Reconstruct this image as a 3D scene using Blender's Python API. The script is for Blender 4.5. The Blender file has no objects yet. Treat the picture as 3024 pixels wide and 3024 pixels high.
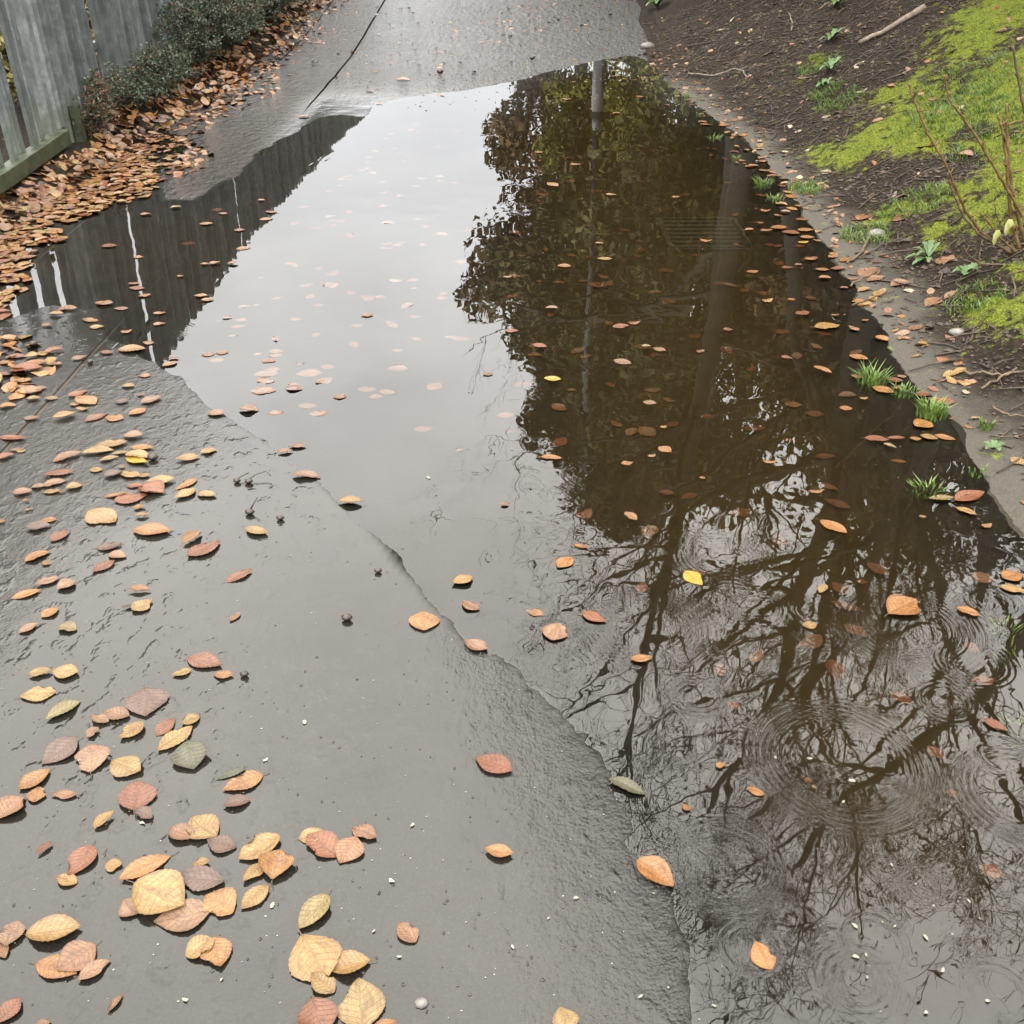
import bpy, math, random
import numpy as np
from mathutils import Vector, Matrix

random.seed(7); RNG = np.random.default_rng(7)
SC = bpy.context.scene
COL = SC.collection

# ------------------------------------------------------------------ camera, sky, sun, exposure
CAM_H = 1.5
PITCH = math.radians(31.7)          # downward tilt
FPX = 3039.0                        # focal length in photo pixels (3024 wide)
cam = bpy.data.cameras.new('camera'); cam_o = bpy.data.objects.new('camera', cam); COL.objects.link(cam_o)
cam.sensor_width = 36.0; cam.lens = 36.0 * FPX / 3024.0; cam.clip_start = 0.05; cam.clip_end = 2000
cam_o.location = (0, 0, CAM_H); cam_o.rotation_euler = (math.pi / 2 - PITCH, 0, 0)
SC.camera = cam_o

SUN_EL, SUN_AZ = math.radians(48), math.radians(205)     # behind the camera, a little left
W = bpy.data.worlds.new('World'); SC.world = W; W.use_nodes = True
nt = W.node_tree; nt.nodes.clear()
def wn(t, **k):
    n = nt.nodes.new(t)
    for a, b in k.items(): setattr(n, a, b)
    return n
sky = wn('ShaderNodeTexSky', sky_type='NISHITA', sun_disc=False, sun_elevation=SUN_EL, sun_rotation=SUN_AZ,
         air_density=1.0, dust_density=6.0, ozone_density=1.0)
hs = wn('ShaderNodeHueSaturation'); hs.inputs['Saturation'].default_value = 0.10
nt.links.new(sky.outputs[0], hs.inputs['Color'])
tc = wn('ShaderNodeTexCoord')
mp = wn('ShaderNodeMapping'); mp.inputs['Scale'].default_value = (1.0, 1.0, 2.2)
nt.links.new(tc.outputs['Generated'], mp.inputs[0])
nz = wn('ShaderNodeTexNoise'); nz.inputs['Scale'].default_value = 2.6; nz.inputs['Detail'].default_value = 6; nz.inputs['Roughness'].default_value = 0.55
nt.links.new(mp.outputs[0], nz.inputs['Vector'])
rp = wn('ShaderNodeValToRGB')
rp.color_ramp.elements[0].position = 0.33; rp.color_ramp.elements[0].color = (9.6, 9.6, 9.6, 1)
rp.color_ramp.elements[1].position = 0.72; rp.color_ramp.elements[1].color = (13.4, 13.4, 13.4, 1)
nt.links.new(nz.outputs['Fac'], rp.inputs['Fac'])
sz = wn('ShaderNodeSeparateXYZ'); nt.links.new(tc.outputs['Generated'], sz.inputs[0])
mr = wn('ShaderNodeValToRGB')          # overcast: dim towards the horizon, bright overhead
while len(mr.color_ramp.elements) < 6: mr.color_ramp.elements.new(.5)
for e_, (p_, v_) in zip(mr.color_ramp.elements, ((0, .14), (.174, .47), (.276, .68), (.43, 1.20), (.60, 1.72), (.80, 1.98))):
    e_.position = p_; e_.color = (v_, v_, v_, 1)
nt.links.new(sz.outputs[2], mr.inputs['Fac'])
vm = wn('ShaderNodeVectorMath', operation='SCALE'); tr_ = wn('ShaderNodeValToRGB'); nt.links.new(sz.outputs[2], tr_.inputs['Fac'])
tr_.color_ramp.elements[0].position = 0.12; tr_.color_ramp.elements[0].color = (.965, .985, 1.03, 1)
tr_.color_ramp.elements[1].position = 0.62; tr_.color_ramp.elements[1].color = (1.03, 1.0, .925, 1)
tm_ = wn('ShaderNodeVectorMath', operation='MULTIPLY'); nt.links.new(rp.outputs[0], tm_.inputs[0]); nt.links.new(tr_.outputs[0], tm_.inputs[1])
nt.links.new(tm_.outputs[0], vm.inputs[0]); nt.links.new(mr.outputs[0], vm.inputs['Scale'])
mx = wn('ShaderNodeMix', data_type='RGBA'); mx.inputs[0].default_value = 0.85     # cloud deck over the sky
nt.links.new(hs.outputs[0], mx.inputs[6]); nt.links.new(vm.outputs[0], mx.inputs[7])
bg = wn('ShaderNodeBackground'); bg.inputs['Strength'].default_value = 0.1
wo = wn('ShaderNodeOutputWorld')
nt.links.new(mx.outputs[2], bg.inputs['Color']); nt.links.new(bg.outputs[0], wo.inputs['Surface'])

sun = bpy.data.lights.new('sun', 'SUN'); sun.energy = 0.5; sun.angle = math.radians(35); sun.color = (1.0, 0.965, 0.91)
sun_o = bpy.data.objects.new('sun', sun); COL.objects.link(sun_o)
sd_ = Vector((math.sin(SUN_AZ) * math.cos(SUN_EL), math.cos(SUN_AZ) * math.cos(SUN_EL), math.sin(SUN_EL)))
sun_o.rotation_euler = sd_.to_track_quat('Z', 'Y').to_euler(); sun_o.location = sd_ * 60

SC.view_settings.view_transform = 'Standard'; SC.view_settings.look = 'None'
SC.view_settings.gamma = 1.0; SC.view_settings.use_curve_mapping = False
SC.view_settings.exposure = 2.15
SC.render.engine = 'CYCLES'
SC.cycles.max_bounces = 4; SC.cycles.transparent_max_bounces = 8; SC.cycles.glossy_bounces = 3; SC.cycles.diffuse_bounces = 1
SC.cycles.use_adaptive_sampling = True; SC.cycles.adaptive_threshold = 0.01
SC.cycles.caustics_reflective = False; SC.cycles.caustics_refractive = False
SC.cycles.use_denoising = True

# ------------------------------------------------------------------ helpers
SIN, COS = math.sin(PITCH), math.cos(PITCH)
def ray(px, py):
    u = (px - 1512) / FPX; v = (py - 1512) / FPX
    return u, COS - v * SIN, -SIN - v * COS
def flat(px, py, z=0.0):
    u, dy, dz = ray(px, py); t = (CAM_H - z) / -dz
    return u * t, dy * t
def to_px(x, y, z):
    d = y * COS + (CAM_H - z) * SIN
    return 1512 + FPX * x / d, 1512 + FPX * ((CAM_H - z) * COS - y * SIN) / d

def hash2(ix, iy, seed):
    h = np.sin(ix * 127.1 + iy * 311.7 + seed * 74.7) * 43758.5453
    return h - np.floor(h)
def vnoise(x, y, seed=0.0):
    x = np.asarray(x, float); y = np.asarray(y, float)
    ix, iy = np.floor(x), np.floor(y); fx, fy = x - ix, y - iy
    fx = fx * fx * (3 - 2 * fx); fy = fy * fy * (3 - 2 * fy)
    a = hash2(ix, iy, seed); b = hash2(ix + 1, iy, seed); c = hash2(ix, iy + 1, seed); d = hash2(ix + 1, iy + 1, seed)
    return (a + (b - a) * fx + (c - a) * fy + (a - b - c + d) * fx * fy) * 2 - 1
def fbm(x, y, sc, oc=4, seed=0.0):
    r = 0; a = 1.0; s = 0
    for i in range(oc):
        r = r + a * vnoise(np.asarray(x) * sc, np.asarray(y) * sc, seed + i * 3.1); s += a; a *= 0.5; sc *= 2.03
    return r / s
def smooth(a, b, x):
    t = np.clip((x - a) / (b - a), 0, 1); return t * t * (3 - 2 * t)

def mesh_np(name, verts, faces, mat=None, smooth_=True, attrs=None):
    me = bpy.data.meshes.new(name)
    verts = np.asarray(verts, np.float32); faces = np.asarray(faces, np.int32)
    n = faces.shape[1]
    me.vertices.add(len(verts)); me.vertices.foreach_set('co', verts.ravel())
    me.loops.add(faces.size); me.loops.foreach_set('vertex_index', faces.ravel())
    me.polygons.add(len(faces)); me.polygons.foreach_set('loop_start', np.arange(0, faces.size, n, dtype=np.int32))
    me.polygons.foreach_set('use_smooth', np.full(len(faces), smooth_))
    if attrs:
        for k, v in attrs.items():
            v = np.asarray(v, np.float32)
            if v.ndim == 1:
                a = me.attributes.new(k, 'FLOAT', 'POINT'); a.data.foreach_set('value', v)
            else:
                a = me.attributes.new(k, 'FLOAT_COLOR', 'POINT'); a.data.foreach_set('color', v.ravel())
    me.update(calc_edges=True); me.validate()
    if mat: me.materials.append(mat)
    return me
def link(name, me, parent=None, loc=None):
    o = bpy.data.objects.new(name, me); COL.objects.link(o)
    if loc is not None: o.location = loc
    if parent is not None: o.parent = parent
    return o
def tag(o, label=None, cat=None, group=None, kind=None):
    if label: o['label'] = label
    if cat: o['category'] = cat
    if group: o['group'] = group
    if kind: o['kind'] = kind
    return o
def empty(name, loc=(0, 0, 0)):
    o = bpy.data.objects.new(name, None); COL.objects.link(o); o.location = loc; o.empty_display_size = 0.1; return o
def grid_faces(nu, nv):
    i = np.arange(nu - 1); j = np.arange(nv - 1); J, I = np.meshgrid(j, i, indexing='ij')
    a = J * nu + I
    return np.stack([a, a + 1, a + nu + 1, a + nu], -1).reshape(-1, 4)

class MB:
    """collects vertices and triangles/quads (as quads; triangles repeat nothing)"""
    def __init__(s): s.v = []; s.f = []
    def add(s, vs, fs):
        o = len(s.v); s.v.extend(vs); s.f.extend([tuple(i + o for i in f) for f in fs])
    def box(s, x0, x1, y0, y1, z0, z1):
        s.add([(x0,y0,z0),(x1,y0,z0),(x1,y1,z0),(x0,y1,z0),(x0,y0,z1),(x1,y0,z1),(x1,y1,z1),(x0,y1,z1)],
              [(0,3,2,1),(4,5,6,7),(0,1,5,4),(1,2,6,5),(2,3,7,6),(3,0,4,7)])
    def tube(s, pts, rad, n=6, cap=True):
        pts = [Vector(p) for p in pts]; o = len(s.v); k = len(pts)
        up = Vector((0.31, 0.17, 0.93))
        for i, p in enumerate(pts):
            d = (pts[min(i + 1, k - 1)] - pts[max(i - 1, 0)])
            if d.length < 1e-9: d = Vector((0, 0, 1))
            d.normalize()
            a = d.cross(up)
            if a.length < 1e-3: a = d.cross(Vector((1, 0, 0)))
            a.normalize(); b = d.cross(a)
            for q in range(n):
                th = 2 * math.pi * q / n
                w = p + (a * math.cos(th) + b * math.sin(th)) * rad[i]
                s.v.append((w.x, w.y, w.z))
        for i in range(k - 1):
            for q in range(n):
                r = (q + 1) % n
                s.f.append((o + i*n + q, o + i*n + r, o + (i+1)*n + r, o + (i+1)*n + q))
        if cap and n > 2:
            s.f.append(tuple(o + q for q in range(n))[::-1]); s.f.append(tuple(o + (k-1)*n + q for q in range(n)))
    def mesh(s, name, mat, smooth_=True, bevel=0):
        me = bpy.data.meshes.new(name); me.from_pydata(s.v, [], s.f); me.validate(); me.update()
        if smooth_: me.polygons.foreach_set('use_smooth', np.full(len(me.polygons), True))
        if mat: me.materials.append(mat)
        if bevel:
            import bmesh
            bm = bmesh.new(); bm.from_mesh(me)
            bmesh.ops.bevel(bm, geom=bm.edges[:], offset=bevel, segments=2, affect='EDGES', profile=0.6)
            bm.to_mesh(me); bm.free()
        return me
    def build(s, name, mat, parent=None, loc=None, smooth_=True, bevel=0):
        return link(name, s.mesh(name, mat, smooth_, bevel), parent, loc)

# ------------------------------------------------------------------ materials
class NT:
    def __init__(s, name):
        s.m = bpy.data.materials.new(name); s.m.use_nodes = True; s.t = s.m.node_tree; s.t.nodes.clear()
        s.out = s.t.nodes.new('ShaderNodeOutputMaterial')
    def n(s, typ, **k):
        nd = s.t.nodes.new(typ)
        for a, b in k.items(): setattr(nd, a, b)
        return nd
    def set(s, nd, key, val):
        if val is None: return
        if hasattr(val, 'is_output') or isinstance(val, bpy.types.NodeSocket): s.t.links.new(val, nd.inputs[key])
        else: nd.inputs[key].default_value = val
    def math(s, op, a, b=None, c=None, clamp=False):
        nd = s.n('ShaderNodeMath', operation=op, use_clamp=clamp); s.set(nd, 0, a); s.set(nd, 1, b)
        if c is not None: s.set(nd, 2, c)
        return nd.outputs[0]
    def noise(s, vec, scale, detail=3, rough=0.5, dim='3D'):
        nd = s.n('ShaderNodeTexNoise', noise_dimensions=dim); s.set(nd, 'Vector', vec)
        nd.inputs['Scale'].default_value = scale; nd.inputs['Detail'].default_value = detail; nd.inputs['Roughness'].default_value = rough
        return nd
    def ramp(s, fac, stops, interp='LINEAR'):
        nd = s.n('ShaderNodeValToRGB'); s.set(nd, 'Fac', fac); cr = nd.color_ramp; cr.interpolation = interp
        while len(cr.elements) < len(stops): cr.elements.new(0.5)
        for e, (p, c) in zip(cr.elements, stops):
            e.position = p; e.color = (*c, 1) if len(c) == 3 else c
        return nd.outputs[0]
    def mix(s, fac, a, b, blend='MIX'):
        nd = s.n('ShaderNodeMix', data_type='RGBA', blend_type=blend); s.set(nd, 0, fac)
        for key, v in ((6, a), (7, b)):
            if isinstance(v, tuple) and len(v) == 3: v = (*v, 1)
            s.set(nd, key, v)
        return nd.outputs[2]
    def pos(s): return s.n('ShaderNodeNewGeometry').outputs['Position']
    def attr(s, name): return s.n('ShaderNodeAttribute', attribute_name=name)
    def bump(s, h, dist, strength=1.0, normal=None):
        nd = s.n('ShaderNodeBump'); s.set(nd, 'Height', h); nd.inputs['Distance'].default_value = dist
        s.set(nd, 'Strength', strength); s.set(nd, 'Normal', normal); return nd.outputs[0]
    def bsdf(s, color, rough=0.6, normal=None, ior=1.45, spec=0.5, **k):
        nd = s.n('ShaderNodeBsdfPrincipled')
        if isinstance(color, tuple) and len(color) == 3: color = (*color, 1)
        s.set(nd, 'Base Color', color); s.set(nd, 'Roughness', rough); s.set(nd, 'Normal', normal)
        nd.inputs['IOR'].default_value = ior; s.set(nd, 'Specular IOR Level', spec)
        for a, b in k.items(): s.set(nd, a.replace('_', ' '), b)
        s.t.links.new(nd.outputs[0], s.out.inputs['Surface']); return nd

def m_asphalt():
    t = NT('wet_asphalt'); P = t.pos()
    film = t.attr('film').outputs['Fac']; mud = t.attr('mud').outputs['Fac']
    n1 = t.noise(P, 1.6, 4).outputs['Fac']; n2 = t.noise(P, 9, 4, .6).outputs['Fac']; n3 = t.noise(P, 190, 2, .6).outputs['Fac']
    n4 = t.noise(P, 420, 1).outputs['Fac']
    c = t.ramp(n1, [(.3, (.0082, .0074, .0061)), (.7, (.0130, .0118, .0096))])
    c = t.mix(.55, c, t.ramp(n2, [(.3, (.62, .61, .6)), (.7, (1.15, 1.14, 1.1))]), 'MULTIPLY')
    c = t.mix(.7, c, t.ramp(n3, [(.3, (.6, .6, .6)), (.62, (1.1, 1.1, 1.1)), (.74, (1.9, 1.85, 1.75))]), 'MULTIPLY')
    c = t.mix(t.ramp(n4, [(.72, (0, 0, 0)), (.78, (1, 1, 1))]), c, (.036, .033, .029))
    c = t.mix(t.math('MULTIPLY', t.attr('pale').outputs['Fac'], .75), c, t.mix(1.0, t.ramp(n3, [(.3, (.026, .0265, .0265)), (.7, (.062, .063, .062))]), t.ramp(n2, [(.3, (.8, .8, .8)), (.7, (1.15, 1.15, 1.15))]), 'MULTIPLY'))
    mudc = t.ramp(n2, [(.3, (.011, .0078, .0042)), (.7, (.020, .0142, .0078))])
    c = t.mix(mud, c, mudc)
    # relief: pebbly where the film is thin, glassy where it stands
    P2 = t.n('ShaderNodeMapping'); t.set(P2, 0, P); P2.inputs['Scale'].default_value = (1.0, .72, 1.0)
    b1 = t.noise(P2.outputs[0], 36, 3, .55).outputs['Fac']; b2 = t.noise(P, 150, 3, .6).outputs['Fac']
    P3 = t.n('ShaderNodeMapping'); t.set(P3, 0, P); P3.inputs['Scale'].default_value = (1.0, .6, 1.0)
    b3 = t.noise(P3.outputs[0], 20, 3, .55).outputs['Fac']; farw = t.attr('far').outputs['Fac']
    h = t.math('ADD', t.math('MULTIPLY', t.math('MULTIPLY', b3, farw), 2.3), t.math('ADD', b1, t.math('MULTIPLY', b2, .45)))
    dry = t.math('SUBTRACT', 1.0, film)
    # scattered dimples and dashes where pebbles break the film
    d1 = t.ramp(t.noise(P2.outputs[0], 27, 2, .5).outputs['Fac'], [(.56, (0, 0, 0)), (.70, (1, 1, 1))])
    patch = t.ramp(t.noise(P, 2.3, 3).outputs['Fac'], [(.30, (.12, .12, .12)), (.60, (1, 1, 1))])
    h2 = t.math('MULTIPLY', t.math('MULTIPLY', d1, patch), t.attr('dimple').outputs['Fac'])
    wave = t.math('ADD', t.noise(P, 7, 2).outputs['Fac'], t.math('MULTIPLY', t.noise(P, 24, 2).outputs['Fac'], .42))
    hh = t.math('ADD', t.math('MULTIPLY', h, t.math('MULTIPLY', dry, .017)), t.math('ADD', t.math('MULTIPLY', h2, .0016), t.math('ADD', t.math('MULTIPLY', wave, .0016), t.math('MULTIPLY', b2, .00028))))
    N = t.bump(hh, 1.0)
    r = t.math('ADD', t.math('MULTIPLY', dry, .08), .045)
    t.bsdf(c, r, N, ior=1.40, spec=t.math('MULTIPLY', t.math('SUBTRACT', 1.0, t.attr('under').outputs['Fac']), .5)); return t.m

DROPS = []   # x, y, ring radius, ring width, wavelength, amplitude
def drop(px, py, rpx, width=.5, lam=None, slope=.07):
    x, y = flat(px, py); d = y * COS + CAM_H * SIN; r = rpx * d / FPX
    lam = lam or max(3.2 * d / 1029, min(.016, r * .30))
    DROPS.append((x, y, r, r * width, lam, slope * lam / 6.283))
for a in [(978,367,18),(928,426,17),(895,484,22),(714,605,15),(1549,632,18),(1506,607,9),(1690,621,9),(1179,450,30),(1098,449,28),(1430,414,15),(1699,1220,17),(2112,1927,18),(1730,1083,18)]:
    drop(*a, width=.16, slope=.22)
for a in [(688,823,46),(538,978,42),(983,466,30),(1414,642,40),(1445,880,50),(1554,321,40),(1481,380,38),(1502,344,28)]:
    drop(*a, width=.45, slope=.10)
for a in [(1600,1802,34)]: drop(*a, width=.5, slope=.16, lam=.0085)
for a in [(1911,1849,150),(2231,1792,75),(2423,1875,62),(2686,1849,170),(2127,1647,110),(2878,1957,100),(2060,2055,75),(2790,2070,75)]:
    drop(*a, width=.32, lam=.0125, slope=.05)
for a in [(2480,2247,225),(3033,2345,180)]: drop(*a, width=.2, lam=.0135, slope=.055)
for a in [(1647,1280,70),(2148,2552,150),(2578,2775,85),(2945,2930,90),(2215,2800,80),(1290,1400,150),(1000,1230,85),(1760,1400,90),(1560,1120,70),(1900,1480,60),(2600,1560,60)]:
    drop(*a, width=.22, lam=.013, slope=.04)

_rd = random.Random(77)
for _k in range(42):
    _px, _py = _rd.uniform(900, 3000), 330 + 2650 * _rd.random() ** 1.1
    _r = _rd.choice((14, 20, 30, 45, 60, 90)) * (.35 + .65 * _py / 3024)
    drop(_px, _py, _r, width=_rd.uniform(.15, .5), slope=_rd.uniform(.015, .06) * (1.6 if _r < 20 else 1))
def m_water():
    t = NT('puddle_water'); P = t.pos()
    depth = t.attr('depth').outputs['Fac']
    fr = t.n('ShaderNodeFresnel'); fr.inputs['IOR'].default_value = 1.40; 
    gl = t.n('ShaderNodeBsdfGlossy'); gl.inputs['Roughness'].default_value = 0.0; gl.inputs['Color'].default_value = (1, 1, 1, 1)
    tint = t.ramp(t.math('MULTIPLY', depth, 12, clamp=True), [(0, (.96, .95, .92)), (1, (.62, .52, .38))])
    tr = t.n('ShaderNodeBsdfTransparent'); t.set(tr, 'Color', tint)
    df = t.n('ShaderNodeBsdfDiffuse'); df.inputs['Color'].default_value = (.0175, .0125, .0052, 1)
    m1 = t.n('ShaderNodeMixShader'); t.set(m1, 0, t.math('MULTIPLY', t.math('MULTIPLY', depth, 14, clamp=True), .55)); t.t.links.new(tr.outputs[0], m1.inputs[1]); t.t.links.new(df.outputs[0], m1.inputs[2])
    m2 = t.n('ShaderNodeMixShader'); t.set(m2, 0, fr.outputs[0]); t.t.links.new(m1.outputs[0], m2.inputs[1]); t.t.links.new(gl.outputs[0], m2.inputs[2])
    t.t.links.new(m2.outputs[0], t.out.inputs['Surface']); return t.m

def m_bank():
    t = NT('bank_soil'); P = t.pos()
    moss = t.attr('moss').outputs['Fac']; margin = t.attr('margin').outputs['Fac']
    n1 = t.noise(P, 3, 4, .6).outputs['Fac']; n2 = t.noise(P, 42, 5, .72).outputs['Fac']; n3 = t.noise(P, 130, 3, .6).outputs['Fac']
    c = t.ramp(n2, [(.33, (.004, .003, .0023)), (.5, (.014, .0100, .0070)), (.62, (.026, .0185, .0125)), (.72, (.055, .040, .027))])
    c = t.mix(.5, c, t.ramp(n1, [(.3, (.7, .7, .72)), (.7, (1.3, 1.2, 1.1))]), 'MULTIPLY')
    c = t.mix(margin, c, t.ramp(n3, [(.3, (.025, .022, .0175)), (.7, (.046, .041, .033))]))
    n5 = t.noise(P, 14, 4, .6).outputs['Fac']
    mk = t.ramp(t.math('ADD', moss, t.math('ADD', t.math('MULTIPLY', t.math('SUBTRACT', n2, .5), .9), t.math('MULTIPLY', t.math('SUBTRACT', n5, .5), 2.8))), [(.34, (0, 0, 0)), (.72, (1, 1, 1))])
    mossc = t.ramp(n3, [(.3, (.018, .025, .004)), (.5, (.080, .100, .010)), (.72, (.190, .212, .018))])
    c = t.mix(t.math('MULTIPLY', mk, .85), c, mossc)
    h = t.math('ADD', t.math('MULTIPLY', n2, .026), t.math('MULTIPLY', n3, .008))
    damp = t.math('SUBTRACT', 1.0, t.math('MULTIPLY', margin, .75))
    N = t.bump(t.math('MULTIPLY', h, damp), 1.0)
    t.bsdf(c, .8, N, spec=t.math('ADD', .10, t.math('MULTIPLY', margin, .18))); return t.m

def m_leaf(name, use_obj):
    t = NT(name)
    if use_obj:
        oi = t.n('ShaderNodeObjectInfo'); base = oi.outputs['Color']; rnd = oi.outputs['Random']
    else:
        base = t.attr('tone').outputs['Color']; rnd = 0.37
    uv = t.attr('leaf_uv').outputs['Vector']; sp = t.n('ShaderNodeSeparateXYZ'); t.set(sp, 0, uv)
    s, v = sp.outputs[0], sp.outputs[1]                     # s: -1..1 across, v: 0..1 along
    a = t.math('ABSOLUTE', s)
    w = t.math('FRACT', t.math('MULTIPLY', t.math('SUBTRACT', v, t.math('MULTIPLY', a, .20)), 8.0))
    ve = t.math('LESS_THAN', t.math('ABSOLUTE', t.math('SUBTRACT', w, .5)), .07)
    rib = t.math('LESS_THAN', a, .05)
    line = t.math('MAXIMUM', ve, rib)
    off = t.n('ShaderNodeCombineXYZ'); t.set(off, 0, t.math('MULTIPLY', rnd, 37.0)); t.set(off, 1, t.math('MULTIPLY', rnd, 91.0))
    va = t.n('ShaderNodeVectorMath', operation='ADD'); t.set(va, 0, uv); t.set(va, 1, off.outputs[0])
    n1 = t.noise(va.outputs[0], 2.2, 4, .6).outputs['Fac']; n2 = t.noise(va.outputs[0], 14, 3, .6).outputs['Fac']
    c = t.mix(.8, base, t.ramp(n1, [(.28, (.40, .30, .24)), (.46, (.92, .88, .82)), (.68, (1.32, 1.38, 1.4))]), 'MULTIPLY')
    c = t.mix(.6, c, t.ramp(n2, [(.3, (.55, .5, .46)), (.7, (1.3, 1.3, 1.3))]), 'MULTIPLY')
    spots = t.ramp(t.noise(va.outputs[0], 6.5, 2).outputs['Fac'], [(.57, (0, 0, 0)), (.68, (1, 1, 1))])
    c = t.mix(t.math('MULTIPLY', spots, .6), c, t.mix(.8, base, (.35, .22, .15), 'MULTIPLY'))
    edge = t.ramp(a, [(.82, (0, 0, 0)), (1.0, (1, 1, 1))])
    c = t.mix(t.math('MULTIPLY', edge, .6), c, t.mix(1.0, base, (.5, .34, .26), 'MULTIPLY'))
    c = t.mix(t.math('MULTIPLY', line, t.math('MULTIPLY', n1, .85)), c, t.mix(1.0, base, (.62, .42, .28), 'MULTIPLY'))
    h = t.math('ADD', t.math('MULTIPLY', n2, .5), t.math('MULTIPLY', line, -.4))
    t.bsdf(c, .24, t.bump(h, .0022), spec=.45); return t.m

def m_simple(name, stops, scale, rough=.7, bump=.003, detail=4, spec=.4, scale2=None):
    t = NT(name); P = t.n('ShaderNodeTexCoord').outputs['Object'] if False else t.pos()
    n = t.noise(P, scale, detail, .6).outputs['Fac']
    c = t.ramp(n, stops)
    if scale2:
        c = t.mix(.5, c, t.ramp(t.noise(P, scale2, 3).outputs['Fac'], [(.3, (.6, .6, .6)), (.7, (1.4, 1.4, 1.4))]), 'MULTIPLY')
    t.bsdf(c, rough, t.bump(n, bump), spec=spec); return t.m

def m_galv():
    t = NT('galvanised_steel'); P = t.pos()
    sp = t.n('ShaderNodeSeparateXYZ'); t.set(sp, 0, P); z = sp.outputs[2]
    ob = t.n('ShaderNodeObjectInfo').outputs['Random']
    v = t.n('ShaderNodeTexVoronoi'); t.set(v, 'Vector', P); v.inputs['Scale'].default_value = 42
    n1 = t.noise(P, 9, 5, .65).outputs['Fac']
    st = t.n('ShaderNodeMapping'); t.set(st, 0, P); st.inputs['Scale'].default_value = (9, 9, .8)
    n2 = t.noise(st.outputs[0], 1.0, 4, .6).outputs['Fac']
    c = t.ramp(n1, [(.28, (.048, .056, .056)), (.5, (.085, .096, .097)), (.75, (.14, .152, .154))])
    sep = t.n('ShaderNodeSeparateColor'); t.set(sep, 0, v.outputs['Color'])
    c = t.mix(.4, c, t.ramp(sep.outputs[0], [(0, (.72, .72, .72)), (.8, (1.1, 1.1, 1.1)), (1, (1.7, 1.7, 1.7))]), 'MULTIPLY')
    c = t.mix(.55, c, t.ramp(n2, [(.3, (.6, .62, .6)), (.7, (1.2, 1.2, 1.2))]), 'MULTIPLY')
    c = t.mix(.8, c, t.ramp(ob, [(0, (.45, .46, .46)), (1, (1.4, 1.4, 1.4))]), 'MULTIPLY')
    zz = t.math('ADD', z, t.math('MULTIPLY', t.math('SUBTRACT', n1, .5), .5))
    al = t.ramp(zz, [(.10, (1, 1, 1)), (.42, (0, 0, 0))])
    c = t.mix(t.math('MULTIPLY', al, .7), c, (.075, .088, .050))
    t.bsdf(c, .55, t.bump(n1, .004), spec=.5, Metallic=.0); return t.m

M = {}
M['asphalt'] = m_asphalt(); M['water'] = m_water(); M['bank'] = m_bank()
M['leaf'] = m_leaf('beech_leaf', True); M['leaf_mass'] = m_leaf('beech_leaf_mass', False)
M['galv'] = m_galv()
M['rail'] = m_simple('algae_rail', [(.3, (.014, .018, .009)), (.7, (.042, .050, .028))], 14, .5, .003, scale2=70)
M['bark'] = m_simple('bark', [(.3, (.020, .017, .012)), (.7, (.060, .052, .038))], 24, .8, .01, scale2=4)
M['twig'] = m_simple('twig_bark', [(.3, (.022, .015, .010)), (.7, (.050, .036, .024))], 30, .75, .002)
M['stem'] = m_simple('pruned_stem', [(.3, (.046, .026, .006)), (.7, (.095, .058, .016))], 30, .55, .003, scale2=6)
M['stem_dark'] = m_simple('dark_stem', [(.3, (.030, .020, .012)), (.7, (.075, .050, .026))], 30, .6, .003, scale2=6)
M['wood_pale'] = m_simple('weathered_wood', [(.3, (.06, .045, .033)), (.7, (.13, .105, .08))], 30, .75, .004, scale2=8)
M['debris'] = m_simple('woody_debris', [(.3, (.010, .007, .005)), (.55, (.03, .019, .012)), (.75, (.075, .05, .032))], 9, .7, .002, scale2=60)
M['conifer'] = m_simple('small_dark_leaf', [(.3, (.010, .018, .010)), (.5, (.026, .043, .022)), (.7, (.07, .10, .055))], 60, .5, .0, spec=.5)
M['rust_leaf'] = m_simple('rusty_leaf', [(.3, (.06, .025, .015)), (.7, (.15, .07, .04))], 20, .6, .0)
M['grass'] = m_simple('grass_blade', [(.3, (.035, .062, .010)), (.7, (.075, .12, .02))], 12, .5, .0)
M['mosstuft'] = m_simple('moss', [(.3, (.022, .031, .005)), (.5, (.075, .094, .010)), (.72, (.165, .185, .018))], 16, .8, .0, scale2=8)
M['weed'] = m_simple('weed_leaf', [(.3, (.022, .046, .011)), (.7, (.052, .092, .026))], 30, .5, .002)
M['olive'] = m_simple('olive_foliage', [(.3, (.055, .050, .016)), (.7, (.15, .135, .038))], .9, .7, .0)
M['green'] = m_simple('green_foliage', [(.3, (.07, .085, .015)), (.7, (.25, .24, .035))], .9, .7, .0)
M['brown'] = m_simple('russet_foliage', [(.3, (.065, .042, .018)), (.7, (.19, .115, .042))], .9, .7, .0)
M['lamp_metal'] = m_simple('painted_lamp_metal', [(.3, (.06, .062, .064)), (.7, (.085, .088, .09))], 6, .45, .001)
M['lamp_glass'] = m_simple('lamp_cover', [(.3, (.5, .5, .48)), (.7, (.6, .6, .57))], 6, .3, .0)
M['petal'] = m_simple('pale_petal', [(.3, (.12, .11, .085)), (.7, (.18, .168, .135))], 60, .5, .001)
M['nut'] = m_simple('beech_mast', [(.3, (.012, .009, .008)), (.7, (.04, .028, .02))], 90, .35, .002)
M['stone'] = m_simple('stone', [(.3, (.05, .047, .043)), (.7, (.13, .12, .11))], 60, .5, .003)
M['iron'] = m_simple('drain_iron', [(.3, (.007, .0058, .0035)), (.7, (.014, .0115, .007))], 30, .5, .003)
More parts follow.
